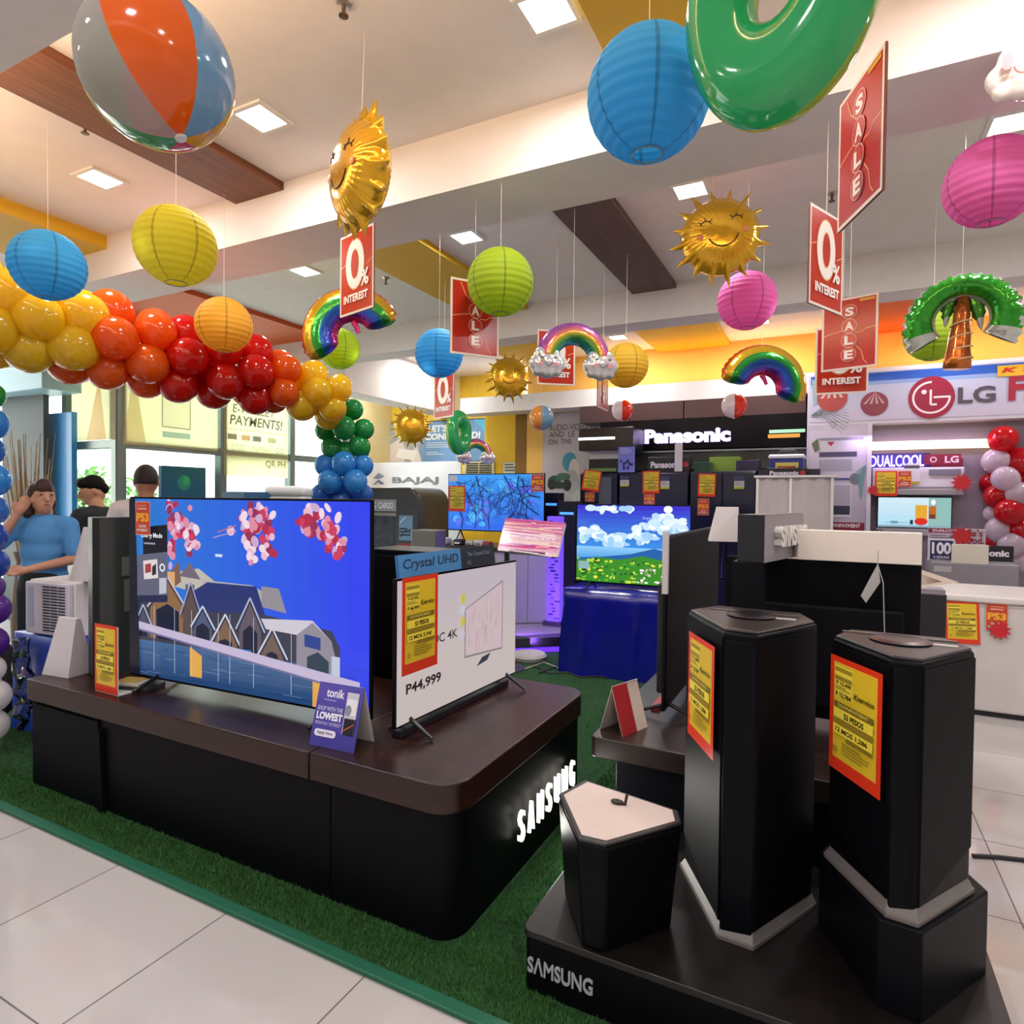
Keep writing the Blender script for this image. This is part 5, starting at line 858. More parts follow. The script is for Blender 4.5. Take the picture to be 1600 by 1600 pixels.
letters3d('BAJAJ', a[1] - a[0], .12, .006, mat('#77767d', .4), 'lettering', t, ((a[0] + a[1]) / 2 - cx, 0, a[2]), bold=.02); a = xr(583, 739, 601, 757, 8.2); q = Pic(); ww, hh = a[1] - a[0], a[3] - a[2]; q.poly([(0, hh * .55), (ww * .45, hh), (ww, hh * .72), (ww * .55, hh * .5)], '#8d90b0'); q.poly([(0, hh * .0), (ww * .5, hh * .45), (ww, hh * .05), (ww * .7, 0), (ww * .45, hh * .2), (ww * .2, 0)], '#7d80a0'); q.build('emblem', printm(), t, (a[0] - cx, -.003, a[2]))
for e in (-1, 1): G().box(e * w * .8 - .03, e * w * .8 + .03, .01, .05, 0, .8).build('leg', mat('#8d8d90', .4), t)
x0, x1, z0, z1 = xr(724, 721, 771, 741, 8.5); t = thing('window_air_conditioner', 'old cream wall air conditioner with dark louvres above the branch television', 'air conditioner', ((x0 + x1) / 2, 8.52, z0 - .12)); w = (x1 - x0) / 2; G().box(-w, w, 0, .36, 0, z1 - z0 + .12).build('case', mat('#d8d3ae', .5), t, bevel=.008); g = G()
for k in range(5): g.box(-w * .85, -.01, -.006, 0, .14 + k * .035, .16 + k * .035).box(.01, w * .85, -.006, 0, .14 + k * .035, .16 + k * .035)
g.build('louvre', mat('#2c2a28', .6), t)
M, wd, hh = onwall(786, 722, 812, 741, 8.54); p = Pic(); p.rect(-.15, 0, .15, .2, '#e9e9e4'); p.bars(-.12, .03, .12, .17, 3, '#5b5a58', .5); p.line([(-.15, 0), (.15, 0), (.15, .2), (-.15, .2), (-.15, 0)], .006, '#8a8a84'); card(p.mesh('notice_print'), M, wd, hh, 'small white notice on the yellow column', .3, .2, 'wall_notice', 'wall notices', 'notice')
# three-wheeler
q = at(626, 800, d=8.4); t = thing('three_wheeler', 'dark grey three-wheeled passenger cab parked behind the big television', 'three-wheeler', (q.x, q.y, 0), .12); t.scale = (.84, .7, .98)
prof = rrect(-.68, .62, .35, 1.66, [.05, .05, .22, .28]); g = G(); g.prism(prof, -.6, .6, M=Matrix.Rotation(PI / 2, 4, 'X')); g.build('cab', mat('#34373a', .35, coat=.3), t, (0, .0, 0), bevel=.05, smooth=True); G().box(-.56, .2, -.606, -.6, .75, 1.28).build('windscreen', mat('#1c2138', .15, coat=.5), t); G().box(-.58, .22, -.612, -.6, 1.35, 1.5).build('sun_strip', mat('#9ba0a6', .35), t); p = Pic(); p.rect(-.02, -.03, .74, .11, '#8f949a'); p.text('RE  3T  CNG  CARGO', 0, 0, .7, .08, '#e6e8ec', .02); p.build('strip_print', printm(), t, (-.53, -.613, 1.385)); G().box(-.56, .22, -.61, -.6, 1.29, 1.33).build('roof_rail', mat('#8a857c', .3), t)
G().box(.27, .5, -.607, -.6, .98, 1.3).build('side_window', mat('#6f93b4', .1), t); p = Pic(); p.line([(.02, .02), (.08, .1), (.2, .12)], .015, '#1f2730'); p.line([(.0, .2), (.1, .28)], .012, '#d9e2ea'); p.bars(.0, .02, .2, .14, 3, '#26303a'); p.build('window_print', printm(), t, (.28, -.609, 1.0)); G().box(-.6, .58, -.612, -.6, .6, .72).build('red_stripe', mat('#8c1d24', .4), t)
G().box(.24, .6, -.611, -.6, .86, .94).build('red_trim', mat('#8c1d24', .4), t)
for x, y in ((-.45, -.5), (.45, -.5), (.4, .5)): G().lathe([(.1, -.06), (.24, -.06), (.26, -.03), (.26, .03), (.24, .06), (.1, .06)], 24, Matrix.Translation((x, y, .27)) @ Matrix.Rotation(PI / 2, 4, 'X')).build('wheel', mat('#18181a', .8), t, smooth=True)
q = at(670, 852, d=5.9); t = thing('silver_box', 'small silver box behind the pale advert television', 'box', (q.x, q.y, 0), .1); G().box(-.13, .13, -.1, .1, .95, 1.2).build('housing', mat('#8f8f8c', .2, metal=.6), t, bevel=.01); G().box(-.15, .15, -.12, .12, 0, .95).build('pedestal', mat('#33302f', .5), t)
q = at(467, 765, d=6.4); t = thing('white_chest', 'white rounded chest behind the big television, by the blue balloons', 'chest', (q.x, q.y, 0), .2); G().box(-.22, .22, -.25, .25, 0, 1.5).build('carcass', mat('#dfe1e0', .4), t, bevel=.02); G().box(-.23, .23, -.26, .26, 1.5, 1.6).build('lid', mat('#eceeee', .3), t, bevel=.04); G().box(-.05, .05, -.256, -.25, 1.4, 1.46).build('badge', mat('#c9b04a', .4), t)
q = at(392, 770, d=6.2); tag(G().box(-.16, .16, -.2, .2, 0, 1.54).build('blue_crate', mat('#2b5c86', .5), loc=(q.x, q.y, 0), bevel=.01), 'tall blue crate whose top shows over the big television', 'crate')

# ---------------------------------------------------------------- back wall: refrigerators and black brand cabinet
FY = 7.4; zf = at(1020, 737, Y=FY).z
fx = [at(x, 740, Y=FY).x for x in (905, 966, 1077, 1183)]
for k, lab in enumerate(('narrow dark refrigerator at the left end of the row under the brand cabinet', 'middle dark refrigerator of the row, behind the sky television', 'right dark refrigerator of the row, beside the white fabric booth')):
    a, b = fx[k] + .012, fx[k + 1] - .012; t = thing('refrigerator', lab, 'refrigerator', ((a + b) / 2, FY, 0), 0, 'dark refrigerators on the back wall'); w = (b - a) / 2; G().box(-w, w, .05, .7, .03, zf).build('cabinet', mat('#181a2c', .35), t, bevel=.01); n = 2 if k else 1
    for e in range(n):
        u0, u1 = -w + 2 * w * e / n, -w + 2 * w * (e + 1) / n; dr = G().box(u0 + .003, u1 - .003, 0, .048, .62, zf - .02).build('door', mat('#1b1e38', .22, coat=.4), t, bevel=.006); xx = (u1 - .04) if e == 0 else (u0 + .04); G().box(xx - .008, xx + .008, -.03, .0, .8, 1.25).build('handle', mat('#2c2e3c', .3, metal=.6), dr, bevel=.004)
    G().box(-w + .003, w - .003, 0, .048, .05, .6).build('freezer_drawer', mat('#1b1e38', .22, coat=.4), t, bevel=.006)
M, wd, hh = onwall(943, 742, 962, 796, FY - .01)
x0, x1, z0, z1 = xr(936, 748, 955, 790, FY - .004); tag(G().prism([(0, 0), (x1 - x0, 0), (x1 - x0, .35), (0, .35)], 0, .003, M=Matrix.Rotation(PI / 2, 4, 'X')).build('mirror_panel', mat('#5d6570', .2), loc=(x0, FY - .003, z0)), 'grey leaf-shaped panel on the narrow dark refrigerator', 'panel')
for k, (px0, py0, px1, py1) in enumerate(((908, 735, 936, 767), (1004, 736, 1031, 771), (1090, 740, 1118, 776))): pcard(px0, py0, px1, py1, FY - .02, 'yellow price card on the %s dark refrigerator' % ['narrow', 'middle', 'right'][k], rz=(.15, 0, .03)[k])
for k, (px0, py0, px1, py1) in enumerate(((914, 769, 929, 784), (1006, 772, 1023, 788), (1090, 779, 1108, 805))): pcard(px0, py0, px1, py1, FY - .02, 'red downpayment card hanging below the price card of the %s refrigerator' % ['narrow', 'middle', 'right'][k], kind='d')
lp = Pic(); lp.rect(-.09, 0, .09, .16, '#c9ccc4'); lp.rect(-.09, .1, .09, .16, '#3b4466'); lp.rect(-.09, 0, .09, .025, '#b9c42c'); lp.bars(-.07, .035, .07, .09, 3, '#8d9290', .4); LPM = lp.mesh('energy_print')
for k, (px0, py0, px1, py1) in enumerate(((969, 744, 983, 760), (1032, 744, 1046, 764), (1147, 744, 1163, 764))): M, wd, hh = onwall(px0, py0, px1, py1, FY - .012); card(LPM, M, wd, hh, 'white and green energy label on the %s dark refrigerator' % ['left door of the middle', 'right door of the middle', 'right'][k], .18, .16, 'energy_label', 'energy labels', 'label')
# things on the refrigerators
def boxy(px0, py0, px1, py1, Y, dep, m, name, lab, cat, txt=None, tc='#e9e6f2', zfix=None):
    x0, x1, z0, z1 = xr(px0, py0, px1, py1, Y); z0 = z0 if zfix is None else zfix; t = thing(name, lab, cat, ((x0 + x1) / 2, Y, z0)); w = (x1 - x0) / 2; G().box(-w, w, 0, dep, 0, z1 - z0).build('carton' if 'board' in name else 'housing', m, t, bevel=.004)
    if txt: p = Pic(); p.text(txt, -w * .85, (z1 - z0) * .25, w * .6, (z1 - z0) * .7, tc, .04); p.ell(w * .8, (z1 - z0) * .48, w * .13, w * .13, '#b02a3c'); p.build('print', printm(), t, (0, -.002, 0))
    return t
boxy(1012, 714, 1078, 738, FY + .05, .1, mat('#14141c', .4), 'brand_board', 'low black board with pale brand lettering on top of the middle refrigerator', 'board', 'Panasonic', zfix=zf); boxy(1198, 731, 1261, 746, FY - .2, .1, mat('#15141c', .4), 'brand_board', 'low black board with pale brand lettering under the blue cool box', 'board', 'Panasonic')
x0, x1, z0, z1 = xr(1053, 692, 1065, 737, FY - .02); t = thing('upright_card', 'narrow white upright card in front of the glowing brand lettering', 'card', ((x0 + x1) / 2, FY + .02, zf)); G().box(-(x1 - x0) / 2, (x1 - x0) / 2, 0, .004, 0, z1 - zf).build('strip', mat('#d9d6da', .5), t)
t = boxy(1084, 722, 1110, 737, FY + .1, .25, mat('#1c4a3a', .3), 'small_oven', 'small green-lit appliance on the right refrigerator', 'appliance', zfix=zf); t = boxy(1108, 714, 1156, 737, FY + .3, .3, mat('#7f9c3a', .4), 'carton_box', 'lime green carton on the right refrigerator', 'box', zfix=zf); t = boxy(1150, 719, 1187, 738, FY + .12, .12, mat('#23224c', .4), 'carton_box', 'dark purple carton beside the lime carton', 'box', zfix=zf)
x0, x1, z0, z1 = xr(1198, 708, 1257, 732, FY - .2); x1c = x1; t = thing('cool_box', 'blue cool box with a white lid, at the right end of the brand cabinet', 'cool box', ((x0 + x1) / 2, FY + .12, z0)); w = (x1 - x0) / 2; hh = z1 - z0; G().box(-w * .92, w * .92, -.15, .15, 0, hh * .7).build('tub', mat('#26308c', .35), t, bevel=.02); G().box(-w, w, -.17, .17, hh * .7, hh).build('lid', mat('#dfe0ec', .3), t, bevel=.03); G().box(-w * .6, w * .65, -.154, -.15, hh * .1, hh * .45).build('label', mat('#e3d36a', .4), t); G().box(-w * .5, w * .5, -.157, -.15, hh * .06, hh * .2).build('red_band', mat('#b8301f', .4), t); G().tube([(-w * .5, 0, hh), (-w * .4, 0, hh + .05), (w * .4, 0, hh + .05), (w * .5, 0, hh)], .012).build('handle', mat('#33343c', .5), t)
boxtop = (zf + .0); x0, x1, _, _ = xr(1183, 745, 1300, 830, 7.3); tag(G().box(fx[3] + .02, x1 - .12, 7.31, 7.84, 0, at(1230, 732, Y=7.2).z - .002).box(fx[3] + .02, x1 - .12, 7.15, 7.31, 0, at(1230, 746, Y=7.2).z - .002).build('plinth', mat('#3a3640', .5)), 'dark tall plinth behind the white fabric booth, carrying the cool box', 'plinth')
# black wall cabinet with glowing lettering
cb = thing('brand_cabinet', 'wide black wall cabinet with glowing brand lettering above the refrigerators', 'cabinet', (0, 7.9, 0)); x0, x1, z0, z1 = xr(938, 652, 1260, 701, 7.9); G().box(x0, x1, 0, .4, z0, z1).build('sign_panel', mat('#0f0e14', .25), cb, bevel=.005)
a = xr(1008, 669, 1142, 692, 7.9); letters3d('Panasonic', a[1] - a[0], a[3] - a[2], .03, mat('#e8e0ff', .4, emit=1.1, emit_col='#c5b0ff'), 'lit_lettering', cb, ((a[0] + a[1]) / 2, -.002, a[2]), bold=.05)
xm0, xm1, zm0, zm1 = xr(905, 612, 1260, 655, 7.92); 
for k in range(4): u0, u1 = xm0 + (xm1 - xm0) * k / 4, xm0 + (xm1 - xm0) * (k + 1) / 4; G().box(u0 + .006, u1 - .006, .03, .4, z1, 2.74).build('upper_door', mat('#43292b', .35), cb, bevel=.004)
G().box(x0, x1, .02, .4, z0 - .25, z0 - .02).build('back_panel', mat('#3a3d40', .4), cb); G().box(x0, x1, -.02, .3, z0 - .035, z0 - .015).build('shelf', mat('#73757d', .3), cb)
for k, (px0, py0, px1, py1, cc) in enumerate(((1202, 671, 1258, 676, '#9ad9b0'), (1200, 678, 1250, 684, '#c98a3a'))): u0, u1, v0, v1 = xr(px0, py0, px1, py1, 7.9); G().box(u0, u1, -.006, 0, v0, v1).build('glow_strip', mat(cc, .4, emit=.5), cb)
x0, x1, z0, z1 = xr(903, 668, 988, 703, 7.35); t = thing('range_hood', 'long black range hood with a bright strip, left of the glowing lettering', 'range hood', ((x0 + x1) / 2, 7.38, z0)); w = (x1 - x0) / 2; G().box(-w, w, 0, .48, 0, z1 - z0).build('housing', mat('#141318', .3), t, bevel=.006); G().box(-w, w * .35, -.012, 0, .13, .16).build('light_strip', mat('#ffffff', .3, emit=1.6), t)
t = boxy(922, 704, 968, 728, FY + .1, .3, mat('#d3cdd2', .4), 'carton_box', 'pale carton behind the gas stove on the narrow refrigerator', 'box', zfix=zf + .08); t = boxy(920, 717, 966, 733, FY + .02, .3, mat('#1d1c20', .3), 'gas_stove', 'black gas stove with a green front on the narrow refrigerator', 'stove', zfix=zf); x0, x1, z0, z1 = xr(922, 727, 962, 732, FY); G().box(-(x1 - x0) / 2, (x1 - x0) / 2, -.004, 0, .01, .05).build('front_strip', mat('#6f8c4a', .4), t)
p = Pic(); p.grad(-.12, 0, .12, .36, '#7d86d8', '#6a76cc', 4); p.bars(-.09, .25, .09, .34, 4, '#c9cdf2', .3); r = random.Random(3)
for _ in range(14): p.ell(r.uniform(-.08, .08), r.uniform(.05, .18), .018, .02, '#23246a', 10)
M, wd, hh = onwall(966, 698, 992, 738, FY - .02); card(p.mesh('poster_print'), M, wd, hh, 'lavender poster with dark blue shapes left of the low brand board', .24, .36, 'small_poster', 'small posters', 'poster')
# grey lettered wall with a faint mural of a biker
p = Pic(); a = xr(847, 640, 1000, 800, 8.29)
def tx(s_, x0, y0, x1, y1): u = xr(x0, y0, x1, y1, 8.29); p.text(s_, u[0], u[2], u[1], u[3], '#4b4952', .005)
u = xr(847, 640, 906, 860, 8.29); p.rect(u[0], 1.0, at(1000, 700, Y=8.29).x, 2.73, '#b9b1b6'); tx('AUDIO-VIDEO  FURNITURE', 858, 661, 974, 671); tx('AND  LE', 858, 674, 898, 683); tx('ON  THE', 857, 686, 893, 694)
def E(cx, cy, rx, ry, c): q = at(cx, cy, Y=8.29); p.ell(q.x, q.z, rx * .0092, ry * .0092, c)
E(890, 722, 12, 15, '#3f8ea6'); E(897, 735, 9, 18, '#cfc2b8'); E(893, 768, 14, 34, '#a5a6a2'); E(905, 790, 12, 25, '#b3b3ac'); E(866, 752, 11, 9, '#33524a'); E(880, 745, 12, 6, '#48695c'); E(862, 757, 7, 8, '#22282a'); E(886, 758, 7, 9, '#22282a'); E(874, 758, 12, 5, '#2c332f')
p.build('wall_mural', printm(.7), loc=(0, 8.295, 0)); tag(bpy.data.objects['wall_mural'], 'faded wall mural of a cyclist with lettering above, left of the refrigerators', 'mural')
# white fabric booth
x0, x1, z0, z1 = xr(1183, 746, 1302, 832, 6.4); t = thing('fabric_booth', 'white fabric exhibition booth with two front panels, right of the dark refrigerators', 'booth', ((x0 + x1) / 2, 6.4, 0)); w = (x1 - x0) / 2
for px in (1183, 1235, 1300): xx = at(px, 790, Y=6.4).x - (x0 + x1) / 2; G().box(xx - .012, xx + .012, -.012, .012, 0, z1).build('post', mat('#f0eeee', .4), t)
G().box(-w - .03, w + .03, -.03, .5, z1, z1 + .02).build('top_rail', mat('#e9e5e6', .5), t); xm = at(1236, 790, Y=6.4).x - (x0 + x1) / 2
for q0, q1 in ((-w + .01, xm - .01), (xm + .01, w - .01)):
    g = G(); n = 12; vs = [(q0 + (q1 - q0) * i / n, .012 * math.sin(i * 1.3 + k) * (k / 6), z1 * k / 6) for k in range(7) for i in range(n + 1)]; g.add(vs, [(k * 13 + i, k * 13 + i + 1, k * 13 + i + 14, k * 13 + i + 13) for k in range(6) for i in range(n)]); g.build('fabric_panel', mat('#d2c8c8', .8, trans=.15), t, smooth='all')
# ---------------------------------------------------------------- white appliance booth at the right
BY = 7.85; x0, x1 = at(1262, 620, Y=BY).x, 2.6; z0, z1 = at(1400, 661, Y=BY).z, at(1400, 577, Y=BY).z
bt = thing('appliance_booth', 'white brand booth with a long blue and white header sign at the right', 'booth', (x0, BY, 0)); W = x1 - x0
G().box(0, W, 0, .3, z0, z1).build('header_box', mat('#cfc8d6', .5), bt, bevel=.004); p = Pic(.0012); hh = z1 - z0; p.grad(.03, .04, W - .02, hh - .02, '#cbc0d6', '#b9c3e2', 6); p.rect(.03, hh - .11, W - .02, hh - .02, '#2f5fc0'); p.rect(.03, hh - .15, W - .02, hh - .11, '#8fa9dc')
def bx(px, py): q = at(px, py, Y=BY); return q.x - x0, q.z - z0
r = random.Random(12)
def palm(cx, cz, L, c, n=9):
    for k in range(n):
        a = math.radians(-35 + 75 * k / n); x2, z2 = cx + L * math.cos(a), cz + L * math.sin(a) * .7; p.line([(cx, cz), ((cx + x2) / 2, (cz + z2) / 2 + .05), (x2, z2 - .04)], .005, c)
palm(.04, .1, .38, '#7f8f96'); palm(.04, .12, .28, '#5f7a7c', 7); p.poly([(.04, hh - .05), (.14, hh - .05), (.18, hh - .25), (.06, hh - .35)], '#8fb0b6')
for cx, cy, q, cs in ((1366, 631, .13, ('#8a3a4c', '#c9a0a8')), (1300, 622, .15, ('#b04a48', '#d9c2c0'))):
    u, v = bx(cx, cy); p.ell(u, v, q, q, cs[0])
    for k in range(4): p.poly([(u + q * .05, v + q), (u + q * (-.8 + .45 * k), v), (u + q * (-.6 + .45 * k), v)], cs[1])
u, v = bx(1455, 621); p.ell(u, v, .205, .22, '#9c1c3e'); p.ring(u, v, .15, .17, '#f2e6ec', PI * .5, PI * 2, 30); p.line([(u + .02, v + .0), (u + .165, v)], .02, '#f2e6ec'); p.ell(u - .065, v + .06, .024, .024, '#f2e6ec', 14); p.line([(u - .005, v + .08), (u - .005, v - .075), (u + .05, v - .075)], .02, '#f2e6ec')
a, b = bx(1496, 631), bx(1556, 602); p.text('LG', a[0], a[1], b[0], b[1], '#544c5c', .03); a = bx(1575, 627); p.text('FRIDGE', a[0], a[1], a[0] + .95, a[1] + .26, '#a8203c', .05); a, b = bx(1558, 589), bx(1600, 569); p.rect(a[0], a[1], a[0] + .85, b[1], '#e8b52c'); p.text('servico', a[0] + .2, a[1] + .04, a[0] + .8, b[1] - .04, '#5a2418', .05, .25); p.text('K', a[0] + .03, a[1] + .035, a[0] + .17, b[1] - .025, '#c8281c', .06, .25)
p.build('header_print', printm(.35), bt, (0, -.002, z0))
x2 = at(1361, 750, Y=BY).x - x0; G().box(0, x2, 0, .3, 0, z0).build('side_panel', mat('#c5bdd0', .5), bt, bevel=.004); p = Pic(.0012); zz = lambda y: at(1310, y, Y=BY).z
p.grad(.03, zz(829), x2 - .03, zz(672), '#bfb6c9', '#d3c8de', 4); xx = lambda px: at(px, 750, Y=BY).x - x0
p.rect(xx(1279), zz(737), xx(1340), zz(683), '#c7c3d0'); p.rect(xx(1279), zz(714), xx(1338), zz(706), '#4c4a66'); p.rect(xx(1279), zz(736), xx(1331), zz(718), '#a5a0b4'); p.rect(xx(1279), zz(688), xx(1348), zz(684), '#8b86a0'); p.poly([(xx(1291), zz(690)), (xx(1303), zz(690)), (xx(1297), zz(697))], '#a8203c')
p.rect(xx(1290), zz(808), xx(1331), zz(756), '#dcd8e2'); p.rect(xx(1290), zz(804), xx(1329), zz(790), '#3a3a56'); p.rect(xx(1290), zz(789), xx(1329), zz(758), '#b5b0c0'); p.rect(xx(1285), zz(750), xx(1330), zz(747), '#4a4a8a'); p.ell(xx(1336), zz(748), .055, .06, '#6d7a80')
for k in range(8): p.line([(xx(1352), zz(728)), (xx(1338 + k), zz(738 + k * 6))], .012, '#6f9aa0')
p.rect(xx(1287), zz(830), xx(1352), zz(816), '#8c1c3c'); p.text('DOWNPAYMENT', xx(1289), zz(824), xx(1346), zz(818), '#f0dde4', .04); p.poly([(xx(1267), zz(692)), (xx(1277), zz(684)), (xx(1279), zz(702)), (xx(1272), zz(706))], '#5f6a4a'); p.build('side_print', printm(.4), bt, (0, -.002, 0))
G().box(x2, W, .18, .3, 0, z0).build('recess_wall', mat('#8d8391', .5), bt); lz = at(1450, 695, Y=BY + .1).z; G().box(x2, at(1560, 695, Y=BY).x - x0, .08, .17, lz - .04, lz + .045).build('light_strip', mat('#fff3dc', .4, emit=1.3, emit_col='#ffe2b4'), bt); G().box(x2 - .04, x2, -.02, .02, 0, z0).build('edge_post', mat('#d9d2e2', .4), bt)
def booth_wall(px0, py0, px1, py1, dep=.16): a = xr(px0, py0, px1, py1, BY + .17 - dep); return a
a = xr(1360, 711, 1444, 729, BY + .12); letters3d('DUALCOOL', a[1] - a[0], a[3] - a[2], .04, mat('#efe6ff', .4, emit=1.2, emit_col='#cdb6ff'), 'lit_lettering', bt, ((a[0] + a[1]) / 2 - x0, .16, a[2]), bold=.01)
a = xr(1362, 711, 1454, 732, BY + .12); G().box(a[0] - x0, a[1] - x0, .162, .178, a[2] - .03, a[3] + .02).build('letter_back', mat('#3a2f86', .4), bt)
t = boxy(1455, 716, 1505, 729, BY + .06, .1, mat('#7c1734', .4), 'maroon_box', 'maroon carton on top of the wall air conditioner', 'box'); p = Pic(); p.rect(-.2, .02, .12, .13, '#7c1734'); p.text('LG', -.02, .04, .1, .11, '#e3c9d2', .03); p.ring(-.12, .075, .02, .03, '#e3c9d2'); p.build('print', printm(), t, (0, -.002, 0))
x_, X_, z_, Z_ = xr(1363, 730, 1508, 773, BY); t = thing('split_air_conditioner', 'white wall-mounted split air conditioner above the small wall television', 'air conditioner', ((x_ + X_) / 2, BY + .02, z_)); w, hh = (X_ - x_) / 2, Z_ - z_; G().prism([(y, z) for y, z in ((0, .05), (.03, 0), (.15, .0), (.15, hh), (.02, hh))], -w, w, M=Matrix(((0, 0, 1, 0), (1, 0, 0, 0), (0, 1, 0, 0), (0, 0, 0, 1)))).build('case', mat('#cfc9d2', .35), t, bevel=.012); G().box(-w * .95, w * .95, -.004, .004, .075, .085).build('vent_flap', mat('#8d8893', .4), t); G().box(w * .25, w * .92, -.002, .012, hh * .72, hh * .92).build('top_label', mat('#7d7a86', .4), t); p = Pic(); p.rect(0, 0, .14, .22, '#d9d6dc'); p.rect(0, .17, .14, .2, '#4b4a58'); p.rect(.0, .0, .14, .03, '#b9a23a'); p.build('energy_label', printm(), t, (-.12, -.004, hh * .38))
pcard(1367, 736, 1402, 775, BY - .02, 'price card on the left end of the split air conditioner'); pcard(1403, 736, 1424, 761, BY - .02, 'red downpayment card beside the price card of the split air conditioner', kind='d')
def burst(px, py, Y, R, lab):
    c = at(px, py, Y=Y); tag(G().prism([(R * (1 if k % 2 else .6) * math.cos(PI * k / 11), R * (1 if k % 2 else .6) * math.sin(PI * k / 11)) for k in range(22)], 0, .004, M=Matrix.Rotation(PI / 2, 4, 'X')).build('starburst_card', mat('#c8202c', .45), loc=(c.x, c.y, c.z)), lab, 'card', 'red starburst cards')
burst(1503, 754, BY - .03, .1, 'red starburst card on the right end of the split air conditioner'); burst(1503, 838, 7.19, .1, 'red starburst card on the goodness slogan board'); burst(1364, 766, BY - .02, .06, 'red starburst card at the left edge of the split air conditioner')
def pic_room(w, h):
    p = Pic(); p.grad(0, 0, w, h, '#a9d8ee', '#cfe6f0', 5); p.rect(w * .7, 0, w, h, '#8fb9b4'); p.rect(w * .52, h * .25, w * .68, h * .75, '#e0a42c'); p.rect(w * .7, h * .3, w * .8, h * .72, '#b8691c'); p.rect(w * .71, h * .3, w * .79, h * .45, '#6d3a14'); p.ell(w * .6, h * .2, w * .09, h * .12, '#d5281c'); p.rect(w * .18, h * .12, w * .28, h * .2, '#2f5a9c'); p.rect(w * .1, h * .14, w * .46, h * .17, '#8fb6cc'); p.rect(w * .45, h * .1, w * .49, h * .25, '#1d2c3c'); p.ell(w * .76, h * .85, .02, .03, '#eef4f2'); p.rect(0, 0, w, h * .07, '#8aa6b4'); return p
x_, X_, z_, Z_ = xr(1371, 776, 1490, 826, BY); t = thing('television', 'small wall television showing a pale blue room with an orange door', 'television', ((x_ + X_) / 2, BY + .08, z_)); tv_body(t, X_ - x_, Z_ - z_); pic_room(X_ - x_ - .02, Z_ - z_ - .02).build('screen', screenm(.85), t, (-(X_ - x_) / 2 + .01, -.003, .01)); p = Pic(); p.rect(-(X_ - x_) / 2, -.07, (X_ - x_) * .2, 0, '#b9b3bf'); p.ell(-.42, -.035, .02, .02, '#7c1734'); p.text('LG', -.38, -.055, -.28, -.015, '#4b4554', .03); p.build('brand_strip', printm(), t, (0, 0, -.002))
# boards over the laundry machines
WYY = 6.9
t = boxy(1450, 842, 1492, 876, WYY, .03, mat('#d3cfd9', .4), 'warranty_board', 'dark blue board with a large white hundred, on the laundry machine', 'board'); a = xr(1450, 842, 1492, 876, WYY); w = (a[1] - a[0]) / 2; hh = a[3] - a[2]; p = Pic(); p.rect(-w * .85, hh * .05, w * .85, hh * .92, '#23265c'); p.text('100', -w * .72, hh * .3, w * .72, hh * .85, '#e9e9f4', .04); p.text('% GENUINE', -w * .6, hh * .1, w * .6, hh * .22, '#d3d5ea', .02); p.build('print', printm(), t, (0, -.002, 0))
t = boxy(1487, 851, 1545, 881, WYY - .1, .02, mat('#d6cfc2', .6), 'blank_board', 'blank cream board beside the dark blue hundred board', 'board'); t = boxy(1536, 853, 1584, 881, WYY, .03, mat('#14141f', .4), 'brand_board', 'black board showing only the end of pale brand lettering, by the right balloons', 'board'); a = xr(1536, 853, 1584, 881, WYY); w = (a[1] - a[0]) / 2; hh = a[3] - a[2]; p = Pic(); p.text('onic', -w * .62, hh * .4, w * .7, hh * .75, '#e6e3ea', .05); p.rect(-w, 0, w, hh * .12, '#a9a5ad'); p.build('print', printm(), t, (0, -.002, 0))
t = boxy(1450, 826, 1540, 876, WYY + .3, .02, mat('#c5b9c9', .5), 'slogan_board', 'pale board with a maroon goodness slogan behind the hundred board', 'board'); a = xr(1450, 826, 1540, 850, WYY + .3); zb = xr(1450, 826, 1540, 876, WYY + .3)[2]; w = (a[1] - a[0]) / 2; hh = a[3] - a[2]; p = Pic(); p.rect(-w, hh * .7, w * .2, hh, '#8c1c44'); p.text('DUALCOOL', -w * .85, hh * .76, w * .1, hh * .94, '#f0dfe8', .04); p.text("Life's", w * .15, hh * .52, w * .9, hh * .98, '#8c2a4c', .02); p.text('Good.', w * .1, hh * .05, w * .95, hh * .5, '#8c2a4c', .02); p.bars(-w * .9, hh * .1, -w * .1, hh * .55, 3, '#6a6480', .3); p.build('print', printm(), t, (0, -.002, a[2] - zb))
q0, q1, q2, q3 = xr(1440, 877, 1600, 925, WYY); t = thing('laundry_machine', 'grey-topped laundry machine at the back right, under the boards', 'washing machine', (1.15, 7.15, 0)); G().box(-.38, .62, -.3, .35, 0, q2).build('cabinet', mat('#bdb9bd', .45), t, bevel=.01); x_, X_, z_, Z_ = xr(1455, 880, 1593, 922, WYY - .1); G().box(x_ - 1.15, X_ - 1.15, -.35, .1, z_ - .02, Z_).build('control_hood', mat('#8d8991', .35), t, bevel=.015); G().box(x_ - 1.13, x_ - 1.0, -.353, -.35, Z_ - .09, Z_ - .04).build('badge', mat('#b9b5bb', .4), t)
